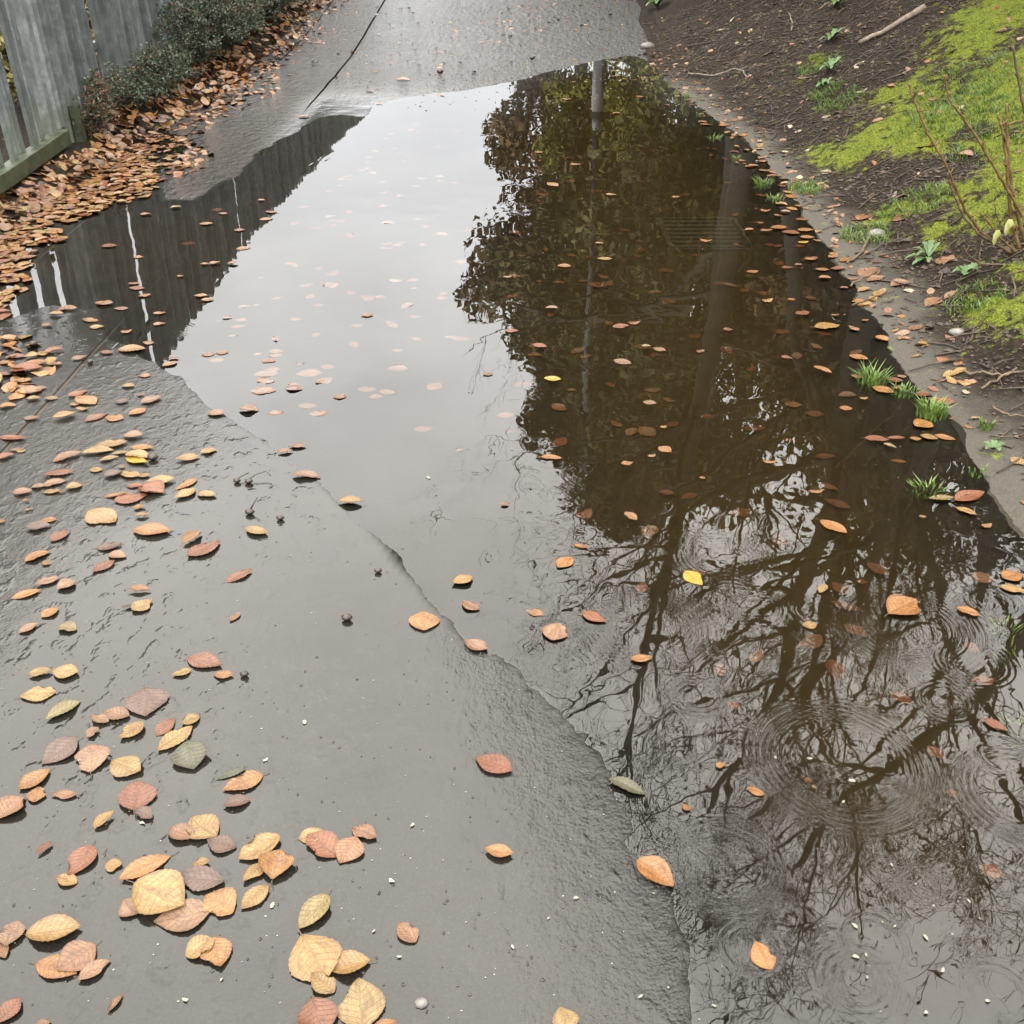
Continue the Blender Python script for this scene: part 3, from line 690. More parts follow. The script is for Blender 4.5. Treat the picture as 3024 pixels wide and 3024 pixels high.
TONE = {'y': (.125, .077, .026), 'o': (.128, .060, .0185), 't': (.105, .056, .030), 'r': (.088, .032, .0135), 'p': (.050, .028, .020),
        'g': (.036, .037, .021), 'l': (.105, .082, .034), 'k': (.032, .028, .012), 'c': (.17, .145, .10), 'b': (.21, .13, .012)}
TNAME = {'y': 'golden', 'o': 'orange', 't': 'tan', 'r': 'russet', 'p': 'purple brown', 'g': 'grey green', 'l': 'olive yellow', 'k': 'dark olive', 'c': 'cream', 'b': 'bright yellow'}
DATA = {
(0, 2024): """118 70 325 45 .62 y;265 205 462 92 .4 l;825 20 832 188 .95 p;740 185 588 160 .55 t;622 218 520 180 .5 t;500 305 566 250 .75 t;822 225 682 315 .66 y;996 195 890 292 .58 r;1140 180 1035 228 .8 y;905 378 1100 240 .5 y;1075 338 1108 492 .78 g;440 308 238 458 .66 p;520 502 518 352 .82 t;640 438 808 505 .68 y;285 488 108 605 .6 o;200 675 220 585 .8 o;-10 775 140 640 .75 t;440 632 290 630 .38 t;768 725 782 552 .8 r;868 768 778 715 .6 p s;540 824 656 730 .45 y;1235 542 1418 472 .25 g;1502 512 1270 605 .52 o;1430 660 1272 700 .5 p;1235 872 1095 762 .85 y;1112 880 968 825 .58 t;1348 932 1183 895 .6 p;300 905 208 975 .35 r;526 918 398 1092 .66 r;440 1132 325 1098 .55 y;600 1038 702 1028 .85 y;972 978 676 1122 .42 o;1198 1015 1098 1030 .6 y;1280 1132 1002 1098 .5 p;782 1150 1056 1270 .78 y;1208 1285 878 1355 .62 t;1328 1308 1176 1200 .85 o;1532 1148 1376 1285 .55 y;712 1232 792 1318 .9 t;1600 876 1362 1000 .6 y;1556 1122 1600 945 .85 o;1516 1020 1386 1134 .5 y;1706 880 1848 835 .75 y;1925 982 1756 860 .66 r;1868 1200 1708 1405 .5 l;1725 1438 1850 1710 .78 y;1908 1758 1778 1648 .6 y;150 1428 468 1388 .5 y;40 1502 105 1352 .8 t;32 1562 8 1470 .5 t;205 1588 442 1655 .5 o;545 1485 330 1640 .84 t;452 1690 632 1572 .5 t;1062 1552 1232 1465 .75 y;1215 1452 1262 1622 .75 o;-10 1940 122 1792 .6 r;702 1768 614 1872 .32 t;200 1945 295 1925 .6 t;1788 1798 1850 2010 .88 r""",
(1000, 2024): """100 878 5 1022 .8 t;216 880 75 822 .62 t;990 498 782 420 .58 r;835 945 998 975 .5 o;440 1472 343 1362 .66 t;182 1582 -55 1630 .6 y;142 1965 116 1682 .8 y;200 1955 338 1930 .5 o;1748 628 1536 545 .36 k;1702 1012 1908 1158 .6 o;1262 1850 1312 2000 .9 y""",
(2024, 2024): """488 1622 398 1462 .7 o;232 72 325 98 .5 r s;348 590 452 630 .5 o;172 468 234 458 .7 o;685 500 730 525 .8 o s;718 585 750 587 .8 y;1698 200 1832 268 .45 r;1180 0 1305 62 .7 r s;1395 300 1492 385 .6 r s;1690 990 1830 1050 .7 r s;1500 560 1580 590 .6 r s;-20 690 32 718 .7 o""",
(1000, 1000): """135 942 -5 935 .5 y;762 1365 645 1408 .62 y;705 1502 805 1552 .6 t;486 1672 482 1558 .85 o;720 1732 852 1785 .55 t;1218 1728 1252 1625 .85 t;1068 1548 1175 1582 .5 o s;1388 1568 1528 1622 .5 r;1662 1835 1792 1825 .45 o;1700 1036 1632 990 .55 o;1338 1178 1428 1198 .4 o;1250 1312 1336 1248 .62 o;1152 678 1278 686 .4 o;1172 230 1270 236 .42 b;982 252 1115 240 .42 r s;1304 268 1358 270 .6 r s;1736 360 1815 372 .65 t;1570 124 1672 146 .5 t;1108 35 1188 50 .42 r;1080 70 1158 74 .35 r s;1375 82 1440 70 .4 r s;1792 58 1868 74 .42 t;1728 48 1780 50 .4 l;1612 718 1680 706 .6 o;1762 674 1810 668 .6 y;1826 620 1898 652 .75 o;1832 510 1874 506 .6 y;902 424 1002 412 .5 t s;955 515 1000 520 .5 r s;924 952 974 948 .75 t;1828 835 1922 848 .55 r s;428 515 542 500 .6 r s;232 288 324 302 .62 y;108 282 214 284 .4 t s;174 330 256 324 .3 t s;668 636 712 634 .5 y;302 62 370 58 .4 t;-32 336 46 332 .5 t;822 208 882 204 .38 t;1688 15 1792 22 .5 r s""",
(2024, 1000): """65 82 106 70 .65 r;544 108 614 122 .55 r;934 98 1042 124 .36 o;732 163 834 202 .36 o;944 212 1020 222 .4 o;1085 242 1130 240 .5 y;1068 278 1188 312 .62 o;990 346 1042 344 .6 y;1148 238 1242 244 .42 r;1314 330 1402 320 .45 r;1388 348 1538 372 .36 r;570 336 670 344 .65 o s;688 388 798 402 .62 r s;878 398 954 402 .72 o;85 410 165 415 .5 r s;338 482 464 474 .55 r s;555 545 642 550 .5 r s;438 710 524 714 .42 o;750 640 866 634 .4 r s;1174 674 1270 682 .42 o s;1022 568 1162 582 .5 r;1150 572 1252 568 .35 r;1128 604 1202 632 .42 y;1308 505 1404 482 .95 o;1338 558 1442 578 .6 y;1422 552 1542 578 .5 o;1278 570 1346 576 .65 o;700 880 792 874 .4 o;768 788 882 832 .42 r s;798 880 952 932 .45 r s;768 1043 920 1118 .48 o;1048 1243 1172 1318 .55 r s;848 1353 942 1418 .6 r s;985 1345 1050 1350 .6 r s;838 1458 1008 1508 .4 r s;764 1456 806 1414 .5 y;666 1642 750 1638 .72 y;918 1598 1052 1662 .6 r s;1158 1578 1318 1495 .72 o;-2 1328 96 1408 .6 b;24 1290 130 1296 .6 r s;1468 226 1602 170 .36 y;1522 935 1722 870 .4 r;1545 920 1690 905 .4 r;1543 968 1662 1012 .45 y;1388 918 1532 914 .35 l;1330 1015 1375 1018 .6 y;1688 1078 1746 1064 .6 o;1638 1340 1772 1352 .75 t s;1808 1372 1918 1344 .72 o;1792 1418 1942 1452 .48 y;1548 1542 1678 1588 .55 o;1856 692 1938 732 .62 y;1905 930 1990 950 .6 o;1588 498 1648 516 .5 o;1620 462 1685 458 .45 y;1500 460 1540 462 .5 y;455 800 530 820 .6 r s;78 802 116 800 .6 o;1638 1922 1782 1908 .5 r s""",
(2024, 0): """83 708 157 716 .35 o;190 716 260 720 .35 o;353 948 417 950 .42 o;300 918 350 920 .4 o;418 974 487 976 .35 y;463 1003 552 1012 .42 r;568 1118 642 1132 .52 o;423 1202 487 1204 .42 o;628 1250 707 1256 .5 r;488 1302 580 1296 .52 o;425 1318 497 1316 .45 o;548 1324 652 1336 .42 r;638 1314 732 1316 .4 o;653 1355 737 1360 .42 o;640 1384 702 1382 .4 b;338 1314 392 1312 .6 o;405 1272 447 1274 .5 r;83 1374 154 1381 .52 o;816 1448 877 1454 .55 o;878 1498 962 1474 .62 o;678 1486 752 1476 .62 r;548 1530 617 1530 .5 r;622 1514 670 1512 .5 r;740 1536 822 1540 .45 o;825 1537 920 1537 .35 r;758 1588 832 1592 .62 o;346 1556 417 1554 .35 o;436 1727 499 1717 .42 y;585 1712 628 1708 .5 o;628 1792 707 1780 .5 r;830 1800 876 1800 .42 o;513 1868 602 1862 .5 r s;738 1872 882 1858 .4 y;213 1885 272 1885 .5 r;1003 1833 1044 1831 .5 y;
1173 1638 1292 1608 .55 t;993 1578 1107 1540 .75 t;1070 1498 1120 1498 .6 r;1038 1612 1137 1580 .45 t;983 1668 1060 1652 .6 y;1076 1692 1137 1658 .5 y;1373 1752 1450 1690 .6 t;1478 1712 1542 1668 .6 t;1278 1887 1345 1856 .6 t;925 1593 985 1595 .5 o;880 1645 930 1648 .5 r;1423 1488 1537 1492 .4 o;1205 1213 1282 1262 .75 t;988 1262 1047 1213 .6 t;763 978 834 986 .5 c;1553 885 1647 892 .6 t;1273 840 1330 842 .6 t;1340 850 1400 852 .8 r;1748 512 1812 473 .8 o;1383 566 1442 570 .5 t;1383 658 1435 660 .5 t;953 387 1024 353 .5 c;968 542 1042 510 .42 c;775 670 832 665 .5 c;838 730 892 732 .4 t;1088 790 1150 792 .5 c;448 316 498 312 .5 y;178 182 218 178 .6 y;343 442 383 438 .6 o;640 455 710 450 .4 y;1785 180 1832 178 .6 o;1740 45 1790 47 .6 o;1895 225 1935 227 .6 c;1805 360 1845 362 .6 o;1848 887 1940 858 .45 t;625 755 668 752 .5 c;1070 690 1130 692 .5 t;1150 495 1195 497 .5 o;188 565 220 562 .9 y;95 335 135 333 .6 y""",
(1000, 0): """153 524 204 527 .5 r;213 592 257 594 .6 o;563 544 607 546 .6 o;298 455 442 462 .35 o;1193 1043 1252 1066 .5 o;1118 870 1168 873 .4 o;1523 1114 1587 1117 .4 y;1476 1481 1560 1479 .32 y;1248 1521 1328 1523 .35 o;938 1579 988 1582 .6 y;1178 1758 1252 1763 .55 t;1563 1867 1658 1860 .4 r;1650 1850 1722 1845 .4 r;948 1889 1027 1892 .45 r;1418 1600 1542 1598 .4 r s;1365 1580 1420 1580 .5 r s;1320 942 1385 941 .3 o;1463 1389 1510 1391 .5 y;128 1802 202 1798 .45 t;288 1588 362 1595 .5 c;408 1640 450 1640 .5 y;65 1850 140 1850 .5 t s;265 1830 325 1832 .5 t s;555 1690 625 1692 .4 t s;398 1795 475 1793 .35 t;600 1915 665 1910 .5 y;1128 1585 1170 1588 .5 r s;980 1310 1040 1330 .4 r s;1300 1430 1360 1440 .5 r s;1120 1090 1200 1095 .4 r s;1560 650 1610 648 .3 o;1690 550 1740 555 .3 o;1275 567 1330 570 .3 o;1900 1128 1945 1126 .5 y;560 300 600 302 .4 r""",
(0, 0): """1138 1282 1218 1278 .38 y;1193 1510 1262 1502 .6 o;1143 1508 1196 1510 .6 o;763 1468 824 1469 .5 o;733 1622 800 1616 .4 o;738 1645 827 1648 .4 r;788 1694 864 1686 .45 o;578 1408 672 1404 .35 r;543 1732 647 1738 .4 t;650 1764 735 1760 .38 t;873 1790 947 1788 .4 o;873 1856 947 1850 .5 o;1108 1690 1187 1690 .35 o;1148 1718 1222 1710 .45 o;1010 1577 1050 1580 .5 o;1298 1510 1362 1506 .45 o;1348 1422 1432 1416 .4 o;1033 1380 1117 1376 .4 r s;1333 1317 1400 1315 .35 r;1245 1220 1300 1221 .4 o;1200 1198 1280 1196 .35 r s;800 1228 868 1226 .4 o;973 1190 1037 1184 .5 y;1480 1252 1560 1250 .4 o;1515 1210 1590 1210 .5 r;1468 1145 1512 1146 .5 o;513 1872 597 1868 .5 y;688 1905 757 1892 .6 o;1620 1500 1692 1498 .4 t s;1695 1178 1765 1174 .4 t s;1465 1575 1516 1573 .5 t s;1850 1612 1920 1610 .4 t s;1355 1748 1430 1742 .5 t s;1440 1735 1492 1732 .5 t s;1225 1830 1265 1828 .5 t s;1260 1815 1330 1813 .5 t s;1335 1826 1412 1824 .5 t s;1315 1858 1402 1852 .5 t s;1650 1815 1720 1812 .4 t s;1785 1732 1850 1730 .4 t s;1300 1915 1360 1912 .6 t s;240 1860 300 1865 .6 o;330 1770 445 1765 .3 t;280 1800 365 1795 .6 o;470 1825 560 1835 .4 o;1700 672 1765 668 .6 r""",
(0, 1000): """816 26 882 30 .5 o;676 68 832 66 .42 o;575 82 645 88 .4 r;253 88 364 64 .55 r;408 126 499 108 .5 t;788 216 864 212 .62 t;695 274 772 276 .42 y;928 162 1012 134 .45 t;960 118 1025 112 .4 t;1183 430 1292 436 .5 t s;1148 95 1228 88 .5 t s;1228 84 1307 78 .4 t s;1188 124 1282 120 .35 t s;
48 108 152 104 .5 r;138 112 232 98 .5 y;-5 142 88 138 .5 o;128 150 272 140 .4 o;268 152 357 148 .7 t;58 190 252 180 .36 r;198 185 312 176 .45 t;-22 212 57 206 .7 r;-18 88 47 80 .6 r;80 250 187 238 .62 o;92 318 242 302 .36 t;190 292 272 286 .4 t;153 350 234 346 .5 y;255 346 337 344 .45 t;-6 395 95 384 .55 o;390 338 502 298 .5 r;438 338 547 378 .6 o;396 382 462 378 .5 y;438 408 510 408 .6 y;303 468 437 432 .5 o;486 478 617 428 .42 r;603 450 707 462 .7 o;738 442 830 398 .6 o;653 366 737 362 .65 p;806 374 924 338 .38 t;780 328 830 322 .6 t;138 462 232 456 .6 t;-2 562 152 578 .36 r;95 652 152 640 .6 y;-22 694 87 664 .55 r;50 645 140 632 .4 t;
303 704 472 656 .5 t;708 562 817 556 .7 t;548 622 732 598 .5 y;462 662 652 640 .36 y;742 622 882 630 .42 o;640 662 742 655 .4 y;568 702 682 680 .4 y;718 668 852 684 .6 y;722 690 850 722 .4 b;1001 698 1144 678 .48 y;1143 658 1237 638 .7 y;510 752 587 754 .7 y;593 795 702 764 .65 p;675 738 722 736 .6 o;683 770 802 792 .5 y;778 782 862 790 .55 y;838 832 1002 808 .5 y;720 846 832 842 .45 r;798 848 937 890 .7 r;653 932 842 898 .66 r;598 906 732 888 .3 o;760 972 834 966 .65 o;770 1018 860 1012 .42 o;246 788 427 764 .42 r;238 846 382 812 .6 t;178 852 262 846 .6 t;243 884 347 874 .5 y;376 864 472 838 .7 y;336 884 382 872 .5 r;76 886 187 878 .6 t;132 932 172 928 .6 o;142 984 190 974 .5 o;513 996 660 1056 .72 y;233 1046 327 1034 .5 o;148 1088 292 1074 .58 p;290 1164 390 1102 .6 r;-15 1052 35 1048 .6 o;760 1100 984 1112 .52 o;790 1082 945 1080 .4 y;1003 864 1132 802 .35 o;1001 922 1117 862 .52 y;1126 888 1237 904 .52 y;1043 1184 1152 1112 .5 o;1073 1252 1258 1162 .55 r;1406 1088 1530 1122 .5 y;548 1198 694 1182 .58 p;620 1238 722 1252 .6 t;528 1338 657 1272 .52 r;143 1278 287 1218 .58 o;238 1292 295 1284 .6 o;208 1414 344 1368 .5 t;328 1438 432 1392 .8 t;63 1484 242 1440 .42 o;238 1595 337 1542 .7 o;108 1684 227 1630 .5 t;338 1650 438 1670 .7 l;758 1564 870 1496 .72 y;698 1545 772 1530 .5 p s;738 1440 862 1442 .38 o;1283 1392 1440 1326 .42 r;1313 1618 1372 1568 .45 t;1068 1828 1268 1876 .5 r;983 1928 1097 1894 .52 y;1218 1922 1337 1926 .5 o;303 1908 452 1918 .65 y;163 1928 302 1902 .5 y;1363 408 1477 414 .55 t s;1528 425 1622 418 .5 t s;1698 380 1812 382 .6 t s;1763 430 1872 420 .6 t s;1583 655 1672 645 .5 t s;1638 622 1752 618 .4 t s;1668 785 1832 795 .45 t s;1448 205 1592 190 .5 t s;1505 175 1600 172 .5 t s;1688 198 1842 192 .36 t s;1828 152 1912 160 .4 t s;1692 140 1738 142 .6 t s;1530 98 1610 95 .4 t s;1490 130 1575 128 .35 t s;1535 65 1620 66 .3 t s;1448 88 1503 86 .4 y;1430 298 1575 300 .35 t s;1643 260 1708 258 .4 t s""",
}
leaves = []
for (ox, oy), txt in DATA.items():
    for rec in txt.replace('\n', '').split(';'):
        q = rec.split()
        if len(q) < 6: continue
        x1, y1, x2, y2 = [float(a) / 1.932 for a in q[:4]]
        mx_, my_ = (x1 + x2) / 2 + ox, (y1 + y2) / 2 + oy
        pale = 430 < my_ < 1330 and (980 - .62 * (my_ - 430)) < mx_ < 1400 and random.Random(int(mx_ * 7 + my_)).random() < .85
        leaves.append(dict(a=(x1 + ox, y1 + oy), b=(x2 + ox, y2 + oy), w=float(q[4]), c=q[5], sub=len(q) > 6 or pale))
def surf_normal(x, y, e=.03):
    q = surf(np.array([x + e, x - e, x, x]), np.array([y, y, y + e, y - e])); zx = float(q[0] - q[1]) / (2 * e); zy = float(q[2] - q[3]) / (2 * e)
    return Vector((-zx, -zy, 1)).normalized()
def basis(direction, normal):
    z = normal; y = (direction - z * direction.dot(z)).normalized(); x = y.cross(z)
    return Matrix((x, y, z)).transposed()
rl = random.Random(11)
for i, L in enumerate(leaves):
    A = hit(*L['a']); B = hit(*L['b']); c = (A + B) / 2
    # foreshortened specks far away: keep a natural length
    ln = (B - A).length; dirv = (B - A)
    zg = float(surf(np.array([c.x]), np.array([c.y]))[0])
    onwater = zg < -.002 and c.y < 11.3
    if onwater:
        if L['sub']:
            zz = max(zg + .0015, -.022); state = 'sunk in water'; surfn = 'water'
        else: zz = .0012; state = 'floating on water'; surfn = 'water'
        n = Vector((rl.uniform(-.03, .03), rl.uniform(-.03, .03), 1)).normalized()
    else:
        bankside = c.x > float(shore_x(c.y)) - .02
        zz = max(zg, 0) + .002; n = surf_normal(c.x, c.y)
        n = (n + Vector((rl.uniform(-.06, .06), rl.uniform(-.06, .06), 0))).normalized()
        state = 'on soil bank' if bankside else 'on wet path'
    ln = min(ln, .115) if c.y < 4 else min(ln, .125)
    wr = L['w']
    if c.y > 3.0 and abs(L['b'][1] - L['a'][1]) < .35 * abs(L['b'][0] - L['a'][0]): wr = min(.9, max(wr * 1.15, .7))   # seen edge-on: widths are foreshortened
    else: wr = min(.95, wr * 1.14)
    L.update(pos=Vector((c.x, c.y, zz + (i % 7) * .0006)), R=basis(dirv, n), len=ln, wr=wr, state=state, pxl=math.hypot(L['b'][0] - L['a'][0], L['b'][1] - L['a'][1]),
             px=((L['a'][0] + L['b'][0]) / 2, (L['a'][1] + L['b'][1]) / 2), onwater=onwater)
order = sorted(range(len(leaves)), key=lambda k: -leaves[k]['pxl'] * math.sqrt(leaves[k]['wr']))
solo = set(order[:300])
ROWS = ['top', 'upper', 'upper middle', 'lower middle', 'lower', 'bottom']; COLS = ['far left', 'left', 'centre left', 'centre right', 'right', 'far right']
ORD = ['first', 'second', 'third', 'fourth', 'fifth', 'sixth', 'seventh', 'eighth', 'ninth', 'tenth', 'eleventh', 'twelfth', 'thirteenth', 'fourteenth', 'fifteenth', 'sixteenth', 'seventeenth', 'eighteenth', 'nineteenth', 'twentieth',
       'twenty-first', 'twenty-second', 'twenty-third', 'twenty-fourth', 'twenty-fifth', 'twenty-sixth', 'twenty-seventh', 'twenty-eighth', 'twenty-ninth', 'thirtieth'] + ['%dth' % k for k in range(31, 80)]
zones = {}
for k in sorted(solo, key=lambda k: leaves[k]['px'][0]):
    L = leaves[k]; zx = min(5, max(0, int(L['px'][0] // 504))); zy = min(5, max(0, int(L['px'][1] // 504)))
    L['zone'] = (zx, zy); zones.setdefault((zx, zy, L['c'], L['state']), []).append(k)
def tone(c, r, sub=False):
    b = TONE[c]; f = r.uniform(.86, 1.16); h = r.uniform(-.08, .08)
    return (b[0] * f, b[1] * f * (1 + h), b[2] * f * (1 + 2 * h), 1)
mass_v, mass_f, mass_uv, mass_c = [], [], [], []; mass_n = 0
def mass_leaf(pos, R, ln, wr, colr, seed):
    global mass_n
    v, uv, f = LOWLEAF[seed % len(LOWLEAF)]
    p = v * np.array([ln * wr, ln, ln * .9]); p = p @ np.array(R).T + np.array(pos)
    mass_v.append(p); mass_uv.append(uv); mass_f.append(f + mass_n); mass_c.append(np.tile(np.array(colr, np.float32), (len(v), 1))); mass_n += len(v)
for k, L in enumerate(leaves):
    colr = tone(L['c'], rl)
    if k not in solo:
        mass_leaf(L['pos'], L['R'], L['len'], L['wr'], colr, k); continue
    o = link('beech_leaf', LEAFS[(k * 7 + 3) % len(LEAFS)])
    o.matrix_world = Matrix.LocRotScale(L['pos'], L['R'].to_quaternion(), Vector((L['len'] * L['wr'], L['len'], L['len'] * (.16 if L['onwater'] else .62))))
    o.color = colr
    zx, zy = L['zone']; grp = zones[(zx, zy, L['c'], L['state'])]; n = grp.index(k)
    base = '%s beech leaf %s' % (TNAME[L['c']], L['state'])
    label = base + (', only one' if len(grp) == 1 else ', %s from left' % ORD[n]) + ' in photo %s %s' % (ROWS[zy], COLS[zx])
    tag(o, label, 'leaf', 'fallen beech leaves')
    if L['pxl'] > 62 and not L['sub'] and (k * 13) % 10 < 7:
        s = link('stalk', STALK, o)

# ---- uncountable litter along the fence and floating mat
def scatter(n, fn, seed, lo=.045, hi=.085, tilt=.25, cols='oyrtoy', lift=0.0):
    r = random.Random(seed); k = 0
    while k < n:
        x, y, keep = fn(r)
        if r.random() > keep: continue
        z = float(surf(np.array([x]), np.array([y]))[0]); w = (z < 0 and y < 11.2)
        if w: n_ = Vector((r.uniform(-.05, .05), r.uniform(-.05, .05), 1)); zz = .001 + r.random() * .006
        else: n_ = surf_normal(x, y) + Vector((r.gauss(0, tilt), r.gauss(0, tilt), 0)); zz = z + .003 + r.random() * lift
        n_.normalize(); a = r.uniform(0, 6.283)
        ln = r.uniform(lo, hi)
        mass_leaf((x, y, zz), basis(Vector((math.cos(a), math.sin(a), .01)), n_), ln, r.uniform(.5, .8), tuple(1.28 * q_ for q_ in tone(r.choice(cols), r)[:3]) + (1,), r.randrange(1000)); k += 1
def px_poly(poly):
    P = np.array([flat(*p) for p in poly]); lo = P.min(0); hi = P.max(0)
    def inside(x, y):
        c = False; n = len(P)
        for i in range(n):
            (ax, ay), (bx, by) = P[i], P[(i + 1) % n]
            if (ay > y) != (by > y) and x < (bx - ax) * (y - ay) / (by - ay) + ax: c = not c
        return c
    def fn(r):
        while True:
            x, y = r.uniform(lo[0], hi[0]), r.uniform(lo[1], hi[1])
            if inside(x, y): return x, y, 1.0
    return fn
# dense floating mat beside the fence
scatter(470, px_poly([(-60,720),(0,610),(120,540),(250,480),(330,440),(430,470),(470,545),(430,590),(330,610),(230,650),(120,690),(30,740)]), 21, .05, .085)
scatter(150, px_poly([(320,420),(450,400),(560,420),(640,440),(600,500),(480,540),(380,500)]), 22, .05, .08)
scatter(90, px_poly([(-60,720),(40,690),(120,690),(200,670),(160,740),(60,800),(30,900),(-60,930)]), 23, .05, .085)
scatter(34, px_poly([(0,740),(90,740),(80,860),(60,960),(0,960)]), 24, .05, .085)
scatter(28, px_poly([(-20,1000),(120,1000),(170,1100),(120,1180),(-20,1180)]), 27, .05, .08)
# litter bank against the fence
def along(y0, y1, x0, x1, dens=None):
    def fn(r):
        y = r.uniform(y0, y1); x = r.uniform(x0, x1) + .1 * math.sin(y * 2.3); return x, y, 1.0
    return fn
scatter(300, along(5.0, 7.4, -2.66, -2.28), 31, .05, .085, .45, 'otrptoyt', .03)
scatter(620, along(7.2, 10.5, -2.75, -2.28), 32, .05, .09, .5, 'ortotpoyto', .05)
scatter(620, along(10, 17, -2.75, -2.25), 33, .05, .10, .5, 'ortotyo', .06)
scatter(170, along(7.0, 10.5, -2.35, -2.02), 34, .045, .085, .2, 'orto')
scatter(130, along(10, 16, -2.3, -2.05), 35, .05, .08, .2, 'orto')
# sparse, path far
scatter(170, along(9.4, 16, -2.0, 1.2), 36, .035, .065, .15, 'torpy')
scatter(70, px_poly([(1450,120),(1700,140),(1870,110),(1880,40),(1700,10),(1500,40)]), 37, .035, .07, .2, 'toyr')
# faint sunken leaves in the bright part of the puddle
rr = random.Random(40); fn = px_poly([(1000,420),(1350,330),(1400,800),(1350,1150),(800,1150),(650,1000)])
for k in range(75):
    x, y, _ = fn(rr); z = float(surf(np.array([x]), np.array([y]))[0])
    a = rr.uniform(0, 6.28); mass_leaf((x, y, z + .003), basis(Vector((math.cos(a), math.sin(a), 0)), Vector((0, 0, 1))), rr.uniform(.05, .08), rr.uniform(.5, .8), tone(rr.choice('trt'), rr), k)
fn = px_poly([(1500,420),(2150,420),(2500,900),(2700,1200),(2900,1900),(2000,2000),(1500,1200)])
for k in range(110):
    x, y, _ = fn(rr); z = float(surf(np.array([x]), np.array([y]))[0])
    a = rr.uniform(0, 6.28); mass_leaf((x, y, z + .003), basis(Vector((math.cos(a), math.sin(a), 0)), Vector((0, 0, 1))), rr.uniform(.045, .08), rr.uniform(.5, .8), tone(rr.choice('rtr'), rr), k)
# along the water's edge and on the bank
def edge(r):
    y = r.uniform(3.2, 11); return float(shore_x(y)) + r.gauss(.06, .10), y, 1.0
scatter(230, edge, 50, .03, .065, .25, 'torty')
def bankf(r):
    y = r.uniform(2.0, 13); return float(shore_x(y)) + r.uniform(.1, 2.6), y, 1.0
scatter(230, bankf, 51, .03, .065, .3, 'ttrcyo')
me = mesh_np('leaf_litter', np.concatenate(mass_v), np.concatenate(mass_f), M['leaf_mass'], True, dict(tone=np.concatenate(mass_c)))
a = me.attributes.new('leaf_uv', 'FLOAT_VECTOR', 'POINT'); a.data.foreach_set('vector', np.concatenate(mass_uv).astype(np.float32).ravel())
tag(link('leaf_litter', me), 'dense rust and gold beech leaf litter against the fence and drifting on water', 'leaf litter', kind='stuff')

# ------------------------------------------------------------------ trees (most seen only mirrored in the puddle)
def grow(mbT, mbC, pts, r0, seed, nlimb=9, twig=1.0, start=.3, limb_len=2.6, depth=3, spread=1.0, bias=Vector((0, 0, 0)), leafs=None):
    """trunk through pts, limbs along it, twigs along limbs"""
    r = random.Random(seed); pts = [Vector(p) for p in pts]
    # resample the trunk with a slight wander
    P = []; n = 14
    seg = [0]
    for i in range(1, len(pts)): seg.append(seg[-1] + (pts[i] - pts[i-1]).length)
    for k in range(n + 1):
        s = seg[-1] * k / n
        i = max(1, next(i for i in range(1, len(seg)) if seg[i] >= s - 1e-6)); f = (s - seg[i-1]) / (seg[i] - seg[i-1])
        p = pts[i-1].lerp(pts[i], f)
        if 0 < k: p = p + Vector((r.gauss(0, .02), r.gauss(0, .02), 0)) * (1 + k * .12)
        P.append(p)
    R = [r0 * (1 - .86 * (k / n) ** 1.0) * (1.35 if k == 0 else 1) for k in range(n + 1)]
    mbT.tube(P, R, 8)
    def branch(p, d, ln, rad, lev):
        k = 6 if lev < 2 else (4 if lev < 3 else 3)
        q = [p]; rs = [rad]; cur = d.normalized(); pos = p
        for i in range(k):
            cur = (cur + Vector((r.gauss(0, .16), r.gauss(0, .16), r.gauss(.05, .13)))).normalized()
            pos = pos + cur * ln / k; q.append(pos); rs.append(max(.0018, rad * (1 - .85 * (i + 1) / k)))
        (mbT if lev == 0 and rad > .02 else mbC).tube(q, rs, 5 if lev == 0 else 3, cap=False)
        if lev < depth:
            m = [7, 6, 4][min(lev, 2)]; m = max(2, int(m * twig + r.random()))
            for j in range(m):
                i = r.randrange(1, k + 1) if lev else r.randrange(2, k + 1)
                ax = Vector((r.gauss(0, 1), r.gauss(0, 1), r.gauss(.15, .6))).normalized()
                nd = (cur * .75 + ax * .8 * spread).normalized()
                branch(q[i], nd, ln * r.uniform(.35, .62), max(.002, rs[i] * .62), lev + 1)
        elif leafs is not None and r.random() < .16:
            leafs.append(q[-1])
    for j in range(nlimb):
        f = start + (1 - start) * (j + r.random() * .8) / nlimb
        i = min(n, int(f * n)); az = r.uniform(0, 6.283)
        d = Vector((math.cos(az), math.sin(az), r.uniform(.35, 1.0))) + bias
        branch(P[i], d, limb_len * (1.15 - .55 * f) * r.uniform(.8, 1.2), R[i] * .6, 0)
    branch(P[-1], Vector((0, 0, 1)), limb_len * .5, R[-1], 0)
def leaf_quads(mb, centres, size, r, jitter=.05):
    for c in centres:
        a = Vector((r.gauss(0, 1), r.gauss(0, 1), r.gauss(0, 1))).normalized(); b2 = a.cross(Vector((r.gauss(0, 1), r.gauss(0, 1), r.gauss(0, 1)))).normalized()
        s = size * r.uniform(.6, 1.3); c = Vector(c)
        p = [c - a * s, c - b2 * s * .5, c + a * s, c + b2 * s * .5]
        mb.add([tuple(v) for v in p], [(0, 1, 2, 3)])
